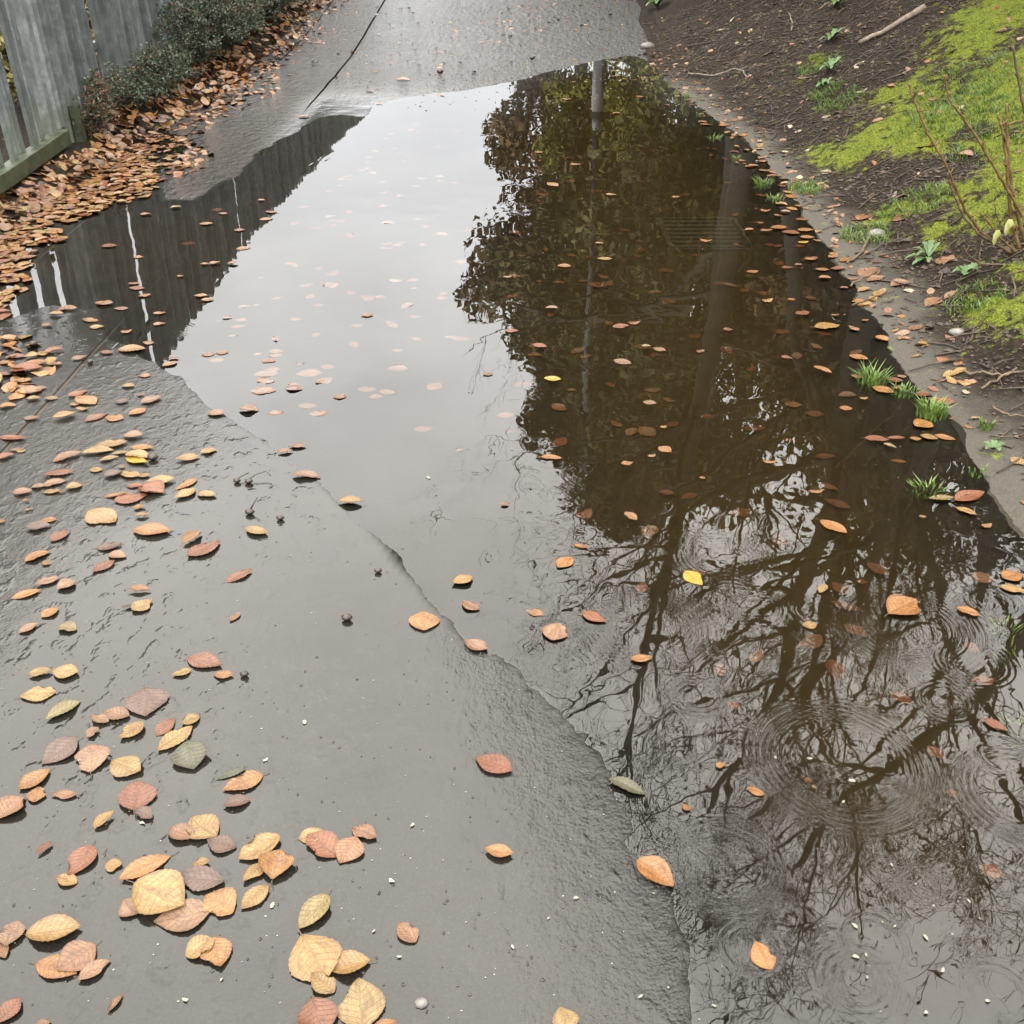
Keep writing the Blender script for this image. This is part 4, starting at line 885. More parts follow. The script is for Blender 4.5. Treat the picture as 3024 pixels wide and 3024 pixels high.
def bare_tree(name, label, pts, r0, seed, **k):
    x, y = pts[0][0], pts[0][1]; z = float(surf(np.array([x]), np.array([y]))[0])
    pts = [(x, y, z - .1)] + [p for p in pts[1:]]
    root = empty(name, (x, y, z)); tag(root, label, 'tree', 'trees on the right bank')
    T, C = MB(), MB(); lf = []
    grow(T, C, pts, r0, seed, leafs=lf, **k)
    t = T.build('trunk', M['bark']); c = C.build('crown', M['twig'])
    for o in (t, c): o.parent = root; o.matrix_parent_inverse = Matrix.Translation(-root.location)
    if lf:
        q = MB(); leaf_quads(q, lf, .03, random.Random(seed)); o = q.build('dead_leaves', M['brown'], smooth_=False); o.parent = root; o.matrix_parent_inverse = Matrix.Translation(-root.location)
bare_tree('beech_tree', 'straight forked beech trunk mirrored right of centre in the puddle', [(3.75, 10.4, 0), (3.68, 10.2, 4.6), (3.5, 10.0, 5.9), (3.4, 9.9, 7.2), (2.5, 9.6, 9.4)], .17, 1, nlimb=13, limb_len=3.6, start=.36, bias=Vector((-.25, -.25, 0)), twig=.9)
bare_tree('beech_tree', 'leaning dark trunk mirrored just right of the forked trunk', [(4.15, 10.6, 0), (4.28, 10.1, 4.1), (4.95, 10.0, 5.4), (5.9, 9.8, 8.2)], .14, 2, nlimb=11, limb_len=3.2, start=.34, bias=Vector((-.15, -.2, 0)))
bare_tree('beech_tree', 'near overhanging beech limb mirrored in the lower right of the puddle', [(3.35, 4.7, 0), (2.95, 4.8, 2.6), (2.7, 4.9, 3.2), (2.25, 5.0, 4.0), (1.75, 4.9, 5.0)], .07, 3, nlimb=8, limb_len=1.8, start=.5, bias=Vector((-.1, .0, .1)), twig=.8)
bare_tree('beech_tree', 'thin trunk slanting right, mirrored beside the grassy shore', [(2.75, 10.8, 0), (3.05, 10.6, 2.8), (3.9, 10.5, 4.3), (4.7, 10.3, 6.4)], .10, 4, nlimb=8, limb_len=2.0, start=.4)
bare_tree('beech_tree', 'tall bare beech mirrored along the sky edge of the reflection', [(2.9, 13.5, 0), (2.7, 13.4, 5), (2.3, 13.2, 10)], .17, 5, nlimb=14, limb_len=3.6, start=.25, bias=Vector((-.35, 0, 0)), twig=.75)
bare_tree('beech_tree', 'bare twiggy beech mirrored in the bottom right corner', [(3.6, 2.9, 0), (3.3, 3.1, 2.6), (2.9, 3.2, 4.0), (2.3, 3.2, 5.6)], .05, 6, nlimb=8, limb_len=1.7, start=.45, bias=Vector((-.2, .1, .1)), twig=.6)
bare_tree('beech_tree', 'farther twiggy beech mirrored behind the forked trunk', [(4.6, 11.5, 0), (4.4, 11.4, 5), (4.2, 11.2, 10)], .15, 7, nlimb=14, limb_len=3.4, start=.2, bias=Vector((-.2, -.1, 0)), twig=.72)

bare_tree('beech_tree', 'broad twiggy beech mirrored across the lower middle right', [(3.65, 7.4, 0), (3.2, 7.3, 3.2), (2.8, 7.2, 4.9), (2.4, 7.1, 6.6)], .085, 8, nlimb=12, limb_len=2.4, start=.38, bias=Vector((-.3, -.1, .1)), twig=1.0)
bare_tree('beech_tree', 'slender bare beech mirrored between ripples at far right', [(3.2, 5.9, 0), (3.3, 5.9, 3.0), (3.0, 5.8, 4.2), (2.8, 5.7, 5.4)], .062, 9, nlimb=11, limb_len=2.5, start=.4, bias=Vector((-.2, -.05, .1)), twig=1.1)
bare_tree('beech_tree', 'tall slim beech mirrored left of the forked trunk', [(2.6, 11.6, 0), (2.3, 11.5, 4.5), (1.9, 11.3, 7.5), (1.5, 11.2, 10.5)], .13, 10, nlimb=14, limb_len=3.2, start=.3, bias=Vector((-.2, -.1, 0)), twig=.72)
def leafy_tree(name, label, x, y, h, rx, ry, mat, seed, n=5200, size=.10, low=.15, cat='tree', trunk_r=.13):
    r = random.Random(seed); z = float(surf(np.array([x]), np.array([y]))[0])
    root = empty(name, (x, y, z)); tag(root, label, cat, 'leafy trees behind the bank' if cat == 'tree' else 'shrubs behind the bank')
    T, C = MB(), MB()
    T.tube([(0, 0, -.15), (r.gauss(0, .08), 0, h * .3), (r.gauss(0, .2), r.gauss(0, .2), h * .62), (r.gauss(0, .3), r.gauss(0, .3), h * .9)], [trunk_r * 1.2, trunk_r, trunk_r * .6, trunk_r * .15], 7)
    clumps = []
    for k in range(26):
        f = low + (1 - low) * r.random(); w = math.sin(math.pi * min(1, (f * .8 + .2))) ** .6
        a = r.uniform(0, 6.28); q = math.sqrt(r.random())
        c = Vector((math.cos(a) * rx * q * w, math.sin(a) * ry * q * w, h * f)); clumps.append((c, r.uniform(.35, .8) * min(rx, ry) * .62))
        T.tube([(0, 0, max(.1, c.z * .7)), tuple(c * .6 + Vector((0, 0, c.z * .35))), tuple(c)], [trunk_r * .35, trunk_r * .2, .01], 4, cap=False)
    pts = []
    for k in range(n):
        c, cr = r.choice(clumps); d = Vector((r.gauss(0, 1), r.gauss(0, 1), r.gauss(0, .8))); d = d.normalized() * cr * r.random() ** .45
        p = c + d
        if p.z < .05: p.z = .05 + r.random() * .3
        pts.append(p)
    leaf_quads(C, pts, size, r)
    t = T.build('trunk', M['bark'], root); c = C.build('crown', mat, root, smooth_=False)
leafy_tree('leafy_tree', 'tall olive brown tree mirrored left of the lamp post', 2.75, 21.0, 10.3, 2.9, 2.4, M['olive'], 1, n=18700, size=0.082)
leafy_tree('leafy_tree', 'russet tree mirrored right of the lamp post', 4.4, 17.8, 7.4, 2.8, 2.2, M['brown'], 2, n=15300, size=0.082)
leafy_tree('leafy_tree', 'big olive tree mirrored in the middle right of the puddle', 7.0, 14.5, 6.2, 3.2, 2.6, M['olive'], 3, n=13600, size=0.082)
leafy_tree('leafy_tree', 'far brown tree mirrored at the edge of the bright sky', 3.0, 26.5, 12.5, 4.2, 3.0, M['brown'], 4, n=17000, size=0.095)
leafy_tree('leafy_tree', 'tall olive tree mirrored near the right shore', 8.0, 19.0, 8.0, 3.6, 3.2, M['olive'], 5, n=13600, size=0.095)
leafy_tree('leafy_tree', 'dull olive tree mirrored behind the leaning trunks', 7.2, 9.3, 3.0, 1.9, 2.0, M['olive'], 6, n=8500, size=0.075)
leafy_tree('leafy_tree', 'olive tree mirrored as a dark block just right of the lamp post', 3.2, 15.6, 6.6, 2.1, 1.8, M['olive'], 11, n=13600, size=0.082)
leafy_tree('leafy_tree', 'brown tree mirrored beside the grassy right shore', 5.2, 12.8, 4.3, 2.2, 1.8, M['brown'], 12, n=13600, size=0.082)
leafy_tree('leafy_tree', 'olive tree mirrored at the right end of the shoreline', 6.3, 10.9, 3.4, 2.0, 1.8, M['olive'], 13, n=11900, size=0.082)
leafy_tree('leafy_tree', 'low brown tree mirrored at the tip of the far puddle edge', 1.55, 25.5, 8.5, 2.6, 2.0, M['brown'], 14, n=13600, size=0.095)
leafy_tree('leafy_tree', 'slim olive tree mirrored directly behind the lamp post', 2.35, 18.9, 7.8, 1.7, 1.5, M['olive'], 15, n=11900, size=0.082)
leafy_tree('leafy_tree', 'pale brown tree mirrored at the left rim of the dark reflection', 1.85, 22.8, 10.5, 2.2, 1.8, M['brown'], 16, n=13600, size=0.088)
leafy_tree('leafy_tree', 'low russet tree mirrored where path and dark reflection meet', 1.0, 27.2, 7.0, 1.9, 1.8, M['brown'], 17, n=11900, size=0.088)
leafy_tree('leafy_tree', 'olive tree mirrored as the straight left rim of the reflection', 1.9, 30.0, 12.5, 2.4, 2.0, M['olive'], 18, n=15300, size=0.102)
leafy_tree('green_shrub', 'yellow green shrub mirrored at the head of the puddle', 2.6, 16.8, 2.6, 1.2, 1.6, M['green'], 7, n=8840, size=0.048, low=.05, cat='shrub', trunk_r=.05)
leafy_tree('green_shrub', 'green shrub mirrored right of the lamp post foot', 3.9, 17.8, 3.2, 1.6, 1.6, M['green'], 8, n=8840, size=0.054, low=.05, cat='shrub', trunk_r=.05)
leafy_tree('green_shrub', 'olive shrub mirrored under the right bank', 5.6, 12.6, 3.4, 1.6, 2.0, M['olive'], 9, n=8840, size=0.054, low=.03, cat='shrub', trunk_r=.05)
leafy_tree('green_shrub', 'green brown shrub mirrored left of the lamp post foot', 1.75, 21.5, 3.2, 1.3, 1.6, M['green'], 10, n=7140, size=0.054, low=.03, cat='shrub', trunk_r=.05)

# ---- lamp post
x, y = 1.30, 16.6; z = float(surf(np.array([x]), np.array([y]))[0])
root = empty('lamp_post', (x, y, z)); tag(root, 'slim grey lamp post mirrored as a vertical bar in the puddle', 'lamp post')
b = MB(); b.tube([(0, 0, -.1), (0, 0, 1.25)], [.088, .088], 16); b.tube([(0, 0, 1.25), (0, 0, 1.5)], [.088, .05], 16); b.build('base_compartment', M['lamp_metal'], root)
b = MB(); b.box(-.045, .045, -.098, -.08, .35, .95); b.build('access_door', M['lamp_metal'], root, bevel=.004)
b = MB(); b.tube([(0, 0, 1.45), (0, 0, 4), (0, 0, 6.4)], [.048, .044, .036], 14); b.build('column', M['lamp_metal'], root)
b = MB(); b.tube([(0, 0, 6.35), (0, -.1, 6.6), (0, -.45, 6.72), (0, -.8, 6.74)], [.04, .034, .03, .03], 10); b.build('bracket', M['lamp_metal'], root)
b = MB(); b.tube([(0, -.75, 6.75), (0, -.85, 6.77), (0, -1.2, 6.77), (0, -1.34, 6.75)], [.04, .10, .10, .03], 12); ob = b.build('lantern', M['lamp_metal'], root)
b = MB(); b.box(-.075, .075, -1.25, -.86, 6.64, 6.685); b.build('cover', M['lamp_glass'], root, bevel=.01)

# ------------------------------------------------------------------ shrub against the fence
def low_shrub(label, cx, cy, n, lx, ly, h, seed, rust=.05):
    r = random.Random(seed); z0 = float(surf(np.array([cx]), np.array([cy]))[0])
    root = empty('cotoneaster_shrub', (cx, cy, z0)); tag(root, label, 'shrub', 'dark shrubs along the fence')
    S, C, Rr = MB(), MB(), MB(); pts = []; rp = []
    for k in range(n):
        a = r.uniform(0, 6.28); st = Vector((r.uniform(-.1, .1) * lx, r.uniform(-.8, .8) * ly, -.02))
        d = Vector((abs(math.cos(a)) * lx * r.uniform(.1, 1), math.sin(a) * ly * .7, h * r.uniform(.35, 1.0)))
        q = [st]; m = 7
        for i in range(1, m + 1):
            f = i / m; q.append(st + Vector((d.x * f, d.y * f, d.z * math.sin(f * 1.9) )) + Vector((r.gauss(0, .02), r.gauss(0, .02), r.gauss(0, .015))))
        S.tube(q, [.006 * (1 - .8 * i / m) + .0012 for i in range(m + 1)], 4, cap=False)
        for i in range(1, m + 1):
            for w in range(4):
                tw = q[i] + Vector((r.gauss(0, .07), r.gauss(0, .07), r.gauss(.02, .05)))
                S.tube([q[i], tw], [.0018, .001], 3, cap=False)
                isr = r.random() < rust
                for l in range(9):
                    f = r.random(); p = q[i].lerp(tw, f) + Vector((r.gauss(0, .011), r.gauss(0, .011), r.gauss(0, .011)))
                    (rp if isr else pts).append(p)
    leaf_quads(C, pts, .0115, r); leaf_quads(Rr, rp, .009, r)
    S.build('branches', M['stem_dark'], root); C.build('leaves', M['conifer'], root, smooth_=False); Rr.build('rusty_leaves', M['rust_leaf'], root, smooth_=False)
low_shrub('low dark green shrub sprawling over leaf litter near the stub post', -2.72, 8.2, 40, .30, .7, .32, 1)
low_shrub('largest dark green shrub spilling from fence over orange litter', -2.76, 10.3, 115, .58, 1.1, .60, 2)
low_shrub('dark green shrub at the top of the frame beside the edging board', -2.78, 12.3, 115, .62, 1.2, .72, 3)
low_shrub('farthest dark green shrub against the fence under the top edge', -2.78, 14.2, 80, .55, 1.2, .85, 4)
low_shrub('sparse rusty sprig growing by the broken stub post', -2.70, 6.95, 10, .14, .2, .34, 5, rust=.5)
# hedge behind the fence, glimpsed through gaps
for k, (yy, mm, h) in enumerate(((5.2, 'brown', .9), (7.6, 'olive', .9), (10.4, 'brown', 1.0))):
    leafy_tree('hedge_shrub', ['rust leaved shrub glimpsed through the nearest fence gaps', 'olive shrub hidden behind the middle of the fence', 'rust leaved shrub behind the far fence'][k], -3.7, yy, h, .5, 1.2, M[mm], 60 + k, n=2600, size=.035, low=.05, cat='shrub', trunk_r=.03)

# ------------------------------------------------------------------ bank growth
def blades(mb, c, n, h, spread, r, w=.0028, nrm=Vector((0, 0, 1))):
    for k in range(n):
        a = r.uniform(0, 6.28); q = spread * math.sqrt(r.random()); b0 = Vector(c) + Vector((math.cos(a) * q, math.sin(a) * q, 0))
        lean = Vector((math.cos(a + r.gauss(0, .6)), math.sin(a + r.gauss(0, .6)), 0)) * r.uniform(.15, .75); hh = h * r.uniform(.45, 1.1)
        s = Vector((-math.sin(a), math.cos(a), 0)) * w * r.uniform(.7, 1.3)
        p1 = b0 + (nrm + lean * .35) * hh * .55; p2 = b0 + (nrm * .88 + lean) * hh
        mb.add([tuple(b0 - s), tuple(b0 + s), tuple(p1 + s * .8), tuple(p1 - s * .8)], [(0, 1, 2, 3)])
        mb.add([tuple(p1 - s * .8), tuple(p1 + s * .8), tuple(p2)], [(0, 1, 2)])
TUFTS = [(2029,290,'beside the narrow head of the shoreline',9,.07),(2065,340,'small and second from the head of the shoreline',8,.06),(2107,410,'standing in shallow water above the drain',22,.10),(2174,470,'thin and scattered over floating leaves',14,.08),(2252,545,'thick and bright at the middle of the shore',34,.10),
 (2288,590,'short and bright just below the thick one',26,.07),(2397,945,'few blades poking from open water among leaves',7,.06),(2573,1125,'broad, in the water beside the bare mud',60,.115),(2668,1160,'low, beside the broad tuft at the mud edge',30,.06),(2749,1225,'upright and brightest, behind orange leaves',60,.10),
 (2738,1445,'pale and star shaped, near russet leaves',34,.085),(2914,1265,'short, on the dark soil at right',20,.06),(2975,1855,'sparse, half drowned at the right edge',20,.075),(3012,1935,'at the right edge, lowest but one',22,.07),(3012,2140,'cut by the right edge, lowest of all',24,.07),(2890,1400,'tiny, on mud above the half drowned blades',10,.045)]
rg = random.Random(5)
for (px, py, lab, n, h) in TUFTS:
    p = hit(px, py); b = MB(); z = float(surf(np.array([p.x]), np.array([p.y]))[0])
    blades(b, (0, 0, min(0, z - .0)), n * 2, h * .66, .05 if n > 20 else .03, rg)
    o = b.build('grass_tuft', M['grass'], loc=(p.x, p.y, max(z, -.02)), smooth_=False)
    tag(o, 'green grass tuft, ' + lab, 'grass', 'grass tufts along the water edge')
# short turf and moss over the bank: nobody could count it
mo_b, gr_b = MB(), MB(); r = random.Random(8); cand = 0
N = 120000
y_ = RNG.uniform(2.0, 12.5, N); d_ = RNG.uniform(.12, 3.2, N); x_ = shore_x(y_) + d_
mm = moss_f(x_, y_); zz = bank_z(x_, y_)
px_, py_ = to_px(x_, y_, zz)
ok = (px_ < 3150) & (py_ > -60) & (mm + .55 * fbm(x_, y_, 8, 3, 71.0) > .50)
idx = np.nonzero(ok)[0][:24000]
for i in idx:
    c = Vector((x_[i], y_[i], zz[i] + .004)); s = r.uniform(.003, .007)
    for k in range(3):
        a = r.uniform(0, 6.28); d1 = Vector((math.cos(a), math.sin(a), 0)); e1 = Vector((-d1.y, d1.x, 0)) * s * .38
        tip = c + d1 * s * r.uniform(.5, 1.0) + Vector((0, 0, s * r.uniform(.6, 1.5)))
        mo_b.add([tuple(c - e1), tuple(c + e1), tuple(tip)], [(0, 1, 2)])
tag(mo_b.build('moss', M['mosstuft'], smooth_=False), 'bright yellow green moss patches on the right bank', 'moss', kind='stuff')
GR = [(2900,300,.35),(2800,330,.3),(2960,420,.3),(2850,240,.25),(2480,300,.15),(2420,200,.15),(2440,270,.12),(2380,560,.1),(2700,600,.15),(2560,700,.12),(2880,900,.1)]
for (px, py, rad) in GR:
    p = hit(px, py)
    for k in range(int(900 * rad)):
        a = r.uniform(0, 6.28); q = rad * math.sqrt(r.random()); x, y = p.x + math.cos(a) * q, p.y + math.sin(a) * q * 1.3
        z = float(bank_z(np.array([x]), np.array([y]))[0]); blades(gr_b, (x, y, z), 4, .045, .012, r, .0018, surf_normal(x, y))
tag(gr_b.build('bank_grass', M['grass'], smooth_=False), 'short fine grass growing through moss on the right bank', 'grass', kind='stuff')

# soil crumbs, chips and twiglets
db, tb, sb = MB(), MB(), MB(); N = 60000
y_ = 1.2 + 11.5 * RNG.random(N) ** 1.2; d_ = RNG.uniform(.04, 3.2, N); x_ = shore_x(y_) + d_; zz = bank_z(x_, y_)
px_, py_ = to_px(x_, y_, zz); mm = moss_f(x_, y_)
idx = np.nonzero((px_ < 3150) & (py_ > -60) & (mm < .5) & (RNG.random(N) < smooth(.0, .5, d_) + .12))[0][:17000]
def crumb(mb, c, s, r, flatn=.5):
    v = []
    for dx, dy, dz in ((1, 0, 0), (-1, 0, 0), (0, 1, 0), (0, -1, 0), (0, 0, 1), (0, 0, -1)):
        f = r.uniform(.6, 1.4) * s; v.append((c[0] + dx * f, c[1] + dy * f, c[2] + dz * f * flatn))
    mb.add(v, [(0, 2, 4), (2, 1, 4), (1, 3, 4), (3, 0, 4), (2, 0, 5), (1, 2, 5), (3, 1, 5), (0, 3, 5)])
for i in idx:
    c = (x_[i], y_[i], zz[i] + .004); u = r.random()
    if u < .84: crumb(db, c, r.uniform(.003, .009) * (2.4 if r.random() < .10 else 1), r, r.choice((.25, .5, .8)))
    else:
        a = r.uniform(0, 6.28); L = r.uniform(.015, .07) if u < .95 else r.uniform(.08, .22); d = Vector((math.cos(a), math.sin(a), 0)) * L
        p0 = Vector(c) - d * .5; p2 = Vector(c) + d * .5
        for q in (p0, p2): q.z = float(bank_z(np.array([q.x]), np.array([q.y]))[0]) + .006
        pm = (p0 + p2) / 2 + Vector((r.gauss(0, L * .08), r.gauss(0, L * .08), .003)); pm.z = max(pm.z, c[2] + .003)
        w = r.uniform(.0012, .003) + L * .008
        tb.tube([p0, pm, p2], [w, w, w * .6], 4)
tag(db.build('soil_crumbs', M['debris'], smooth_=False), 'dark soil crumbs and bark chips on the right bank', 'soil crumbs', kind='stuff')
tag(tb.build('twiglets', M['debris']), 'short brown twiglets littering the right bank', 'twigs', kind='stuff')

# fallen branches one can pick out
def fallen(name, label, pxs, rad, mat, lift=.012, cat='branch'):
    pts = [hit(*p) for p in pxs]; c = pts[0]; q = [p - c + Vector((0, 0, lift)) for p in pts]
    # resample
    out = []
    for i in range(len(q) - 1):
        for k in range(4): out.append(q[i].lerp(q[i+1], k / 4) + Vector((rg.gauss(0, .004), rg.gauss(0, .004), rg.gauss(0, .002))))
    out.append(q[-1]); n = len(out)
    b = MB(); b.tube(out, [rad * (1 - .5 * i / n) for i in range(n)], 7)
    o = b.build(name, mat, loc=c); tag(o, label, cat, 'fallen sticks on the bank'); return o
fallen('fallen_branch', 'thick pale weathered branch lying on the upper bank', [(2730, 30), (2690, 52), (2620, 95), (2535, 135)][::1], .028, M['wood_pale'], .02)
fallen('fallen_stick', 'thin pale curved stick in the soil at the head of the shore', [(2030, 222), (2110, 228), (2165, 208), (2195, 215), (2205, 232)], .009, M['wood_pale'])
fallen('fallen_stick', 'dark stick pointing at the mud margin below the moss', [(2565, 705), (2555, 730), (2530, 765), (2500, 785)], .009, M['stem_dark'])
fallen('fallen_stick', 'long thin brown stick above the mud margin', [(2690, 718), (2640, 722), (2590, 735), (2545, 765)], .006, M['debris'])
fallen('fallen_stick', 'dark root like twig crossing bare mud at right', [(2850, 1112), (2900, 1108), (2960, 1118), (3024, 1105)], .006, M['stem_dark'])
fallen('fallen_stick', 'dark twig slanting over the right hand mud', [(2895, 1155), (2950, 1125), (3000, 1095)], .005, M['stem_dark'])
fallen('fallen_stick', 'pale stick on the dark slope near the top edge', [(2340, 95), (2338, 60), (2328, 40)], .007, M['wood_pale'])
fallen('fallen_stick', 'brown stick on the upper left of the slope', [(2030, 142), (2080, 130), (2140, 120)], .007, M['debris'])
fallen('fallen_stick', 'mid brown stick on the dark soil above the moss', [(2175, 155), (2220, 132), (2260, 120)], .006, M['debris'])
fallen('fallen_stick', 'dark twig beside the leaf strewn mud', [(2510, 850), (2560, 825), (2600, 795)], .005, M['stem_dark'])
fallen('fallen_stick', 'slender twig lying over mud near the waterline', [(2515, 905), (2570, 890), (2640, 868)], .004, M['debris'])
fallen('fallen_stick', 'dark twig tangle in soil at the right edge', [(2920, 1210), (2970, 1235), (3030, 1242)], .005, M['stem_dark'])

# coppiced shrub at the right
base = hit(2990, 745); root = empty('coppiced_shrub', base); tag(root, 'pruned brown shrub with bare stems at the right edge', 'shrub')
def stem_px(pts, rad, mat, dep):      # stems rise in a plane facing the path
    out = []
    for (px, py), off in zip(pts, dep):
        u, dy, dz = ray(px, py); t = (base.y + off) / dy
        out.append(Vector((u * t, dy * t, CAM_H + dz * t)) - base)
    q = []
    for i in range(len(out) - 1):
        for k in range(4): q.append(out[i].lerp(out[i+1], k / 4))
    q.append(out[-1]); n = len(q)
    b = MB(); q2 = []; rr2 = []
    for i in range(n - 1):
        for k in range(3):
            p = q[i].lerp(q[i+1], k / 3) + Vector((rg.gauss(0, .0012), rg.gauss(0, .0012), 0)); q2.append(p)
            rr2.append(rad * .62 * (1 - .5 * (i + k / 3) / n) * (1.35 if (i * 3 + k) % 7 == 0 else 1))
    q2.append(q[-1]); rr2.append(rad * .42)
    b.tube(q2, rr2, 8)
    for i in range(6, len(q2) - 3, 7):
        a = Vector((rg.gauss(0, 1), rg.gauss(0, .4), rg.uniform(.6, 1.2))).normalized() * rad * rg.uniform(1.6, 4.5)
        b.tube([q2[i], q2[i] + a * .6, q2[i] + a], [rad * .35, rad * .3, rad * .12], 5)
    o = b.build('stem', mat, root)
    return o, q
stem_px([(2985, 745), (2900, 690), (2850, 620), (2815, 540), (2790, 480), (2740, 395), (2705, 310), (2682, 245)], .0105, M['stem'], [0, -.02, -.03, -.05, -.06, -.06, -.05, -.03])
stem_px([(2985, 748), (2895, 695), (2845, 640), (2815, 570), (2797, 512)], .0085, M['stem_dark'], [-.03, -.05, -.06, -.07, -.08])
stem_px([(3020, 640), (2990, 585), (2940, 500), (2890, 415), (2840, 340), (2805, 298), (2788, 222)], .0105, M['stem'], [0, 0, 0, .01, .01, .02, .02])
stem_px([(3010, 735), (2985, 640), (2975, 520), (2965, 400), (2945, 335)], .014, M['stem'], [0, .02, .03, .04, .05])
stem_px([(3035, 735), (3005, 640), (2985, 540), (2975, 420), (2972, 305)], .014, M['stem'], [.05, .06, .07, .08, .09])
stem_px([(3090, 650), (3040, 400), (3012, 260), (2990, 135)], .012, M['stem_dark'], [.1, .1, .1, .1])
stem_px([(3000, 745), (2950, 700), (2915, 650), (2890, 625)], .007, M['stem'], [-.04, -.05, -.06, -.06])
stem_px([(3000, 742), (2965, 690), (2945, 640), (2935, 600)], .006, M['stem_dark'], [-.02, -.02, -.03, -.03])
stem_px([(3060, 760), (2980, 782), (2900, 780), (2860, 755), (2845, 725)], .007, M['stem_dark'], [-.1, -.1, -.1, -.1, -.1])
stem_px([(2888, 805), (2892, 760), (2900, 712)], .006, M['stem_dark'], [-.16, -.16, -.15])
q = MB()
for (px, py, w) in ((2942, 702, .034), (2978, 672, .038)):
    u, dy, dz = ray(px, py); t = (base.y - .08) / dy; c = Vector((u*t, dy*t, CAM_H + dz*t)) - base
    ring = [c + Vector((math.cos(k * .785) * w * .55, .02 * math.sin(k), math.sin(k * .785) * w * .75 + .012 * math.cos(k * .785))) for k in range(8)]
    q.add([tuple(c + Vector((0, -.006, 0)))] + [tuple(v) for v in ring], [(0, 1 + k, 1 + (k + 1) % 8) for k in range(8)])
q.build('yellow_leaves', M['yellow_leaf'], root)

# broad leaved weeds
def weed(name, label, px, py, specs, mat):
    c = hit(px, py); root = empty(name, c); tag(root, label, 'weed', 'broad leaved weeds on the bank'); n = surf_normal(c.x, c.y)
    for (ang, L, w, el) in specs:
        d = Vector((math.cos(ang), math.sin(ang), 0)); s = Vector((-d.y, d.x, 0)); b = MB(); m = 8; vs = []
        for i in range(m + 1):
            f = i / m; hw = w * (math.sin(math.pi * (.12 + .88 * f) ** 1.3) ** .8) * (1 + (.28 if i % 2 else -.22)) if i < m else .0006
            p = d * L * f + Vector((0, 0, el * L * math.sin(f * 2.2) + .008)) + Vector((0, 0, (d.x * L * f) * (-n.x / n.z) + (d.y * L * f) * (-n.y / n.z)))
            vs += [tuple(p - s * hw + Vector((0, 0, hw * .3))), tuple(p), tuple(p + s * hw + Vector((0, 0, hw * .3)))]
        b.add(vs, [(3*i + k, 3*i + k + 1, 3*i + k + 4, 3*i + k + 3) for i in range(m) for k in (0, 1)])
        b.build('leaf_blade', mat, root)
weed('dandelion', 'jagged green dandelion beside the pruned shrub', 2740, 765, [(3.0, .10, .015, .3), (2.5, .085, .013, .5), (1.8, .075, .012, .6), (3.6, .09, .014, .25), (4.4, .06, .012, .3), (.6, .07, .011, .4), (1.2, .07, .012, .6), (3.3, .06, .012, .7)], M['weed'])
weed('clover_weed', 'round leaved pale weed under the pruned shrub', 2850, 815, [(.2, .05, .02, .5), (1.6, .05, .022, .6), (2.9, .055, .022, .5), (4.2, .06, .022, .3), (5.3, .05, .02, .4)], M['weed'])
weed('young_weed', 'small fresh green weed at the top centre edge of the bank', 1940, 25, [(k * .9, .16, .03, .6) for k in range(7)], M['weed'])
weed('young_weed', 'bright little weed near the top of the dark slope', 2470, 22, [(k * 1.05, .12, .022, .5) for k in range(6)], M['weed'])
weed('young_weed', 'small weed on dark soil below the pale branch', 2455, 122, [(k * 1.05, .10, .02, .5) for k in range(6)], M['weed'])
weed('young_weed', 'feathery weed beside the upper moss', 2450, 215, [(k * 1.05 + .3, .09, .018, .7) for k in range(6)], M['weed'])
weed('young_weed', 'weed clump in front of the feathery one', 2430, 265, [(k * 1.2 + .1, .07, .016, .7) for k in range(5)], M['weed'])
weed('young_weed', 'tiny weed on dark soil at the right by the mud', 2930, 1335, [(k * 1.2, .035, .010, .5) for k in range(5)], M['weed'])

# ------------------------------------------------------------------ small things on the path
def petal(px, py, s, label, k):
    p = hit(px, py); r2 = random.Random(k); a = r2.uniform(0, 6.28); b = MB(); n = 7; vs = [(0, 0, .004)]
    for i in range(n):
        t = 6.283 * i / n; q = s * r2.uniform(.6, 1.1); x, y = math.cos(t) * q * 1.4, math.sin(t) * q * .75
        vs.append((x * math.cos(a) - y * math.sin(a), x * math.sin(a) + y * math.cos(a), .0015 + r2.random() * .003))
    b.add(vs, [(0, 1 + i, 1 + (i + 1) % n) for i in range(n)]); return b, p
PET = [(2524,2736,'between the mirrored twigs at lower right'),(2642,2738,'right of its twin under the mirrored twigs'),(2527,2828,'left of a pair below the mirrored trunk'),(2557,2822,'right of a pair below the mirrored trunk'),(2560,2888,'alone below the floating pair'),(2782,2868,'on a dark mirrored branch, lower right'),
 (2734,2771,'near the fine mirrored twigs'),(2860,2662,'above the mirrored branch at lower right'),(2632,2557,'above the mirrored twig crown'),(2916,2958,'near the bottom right corner'),(2734,2993,'at the bottom edge, right'),(2109,2972,'at the bottom, left of the twig reflections'),(2390,2242,'inside the big ripple, upper'),(2290,2240,'on the rim of the big ripple'),(2490,2370,'in the lower part of the big ripple'),(2518,2308,'in the centre of the big ripple'),
 (1514,2798,'on smooth wet asphalt near the bottom centre'),(1180,2828,'on grey asphalt below the bottom centre leaf'),(1104,2752,'on grey asphalt left of a small tan leaf'),(1218,2437,'on smooth asphalt in the middle'),(1156,2604,'on smooth asphalt, centre left'),(655,2895,'beside the big yellow leaf pair'),(547,2955,'above the bottom edge at left'),(420,2432,'below the russet upright leaf'),(805,2675,'right of the orange square leaf'),(1265,1412,'in the bright sky reflection'),(900,2135,'below the serrated golden leaf'),(785,2246,'right of the olive leaf pair'),
 (1620,2713,'left of a pair on the rough asphalt'),(1700,2654,'right of a pair on the rough asphalt'),(1890,2945,'by the dark furrow, bottom centre'),(1930,2640,'beside the ribbed orange leaf')]
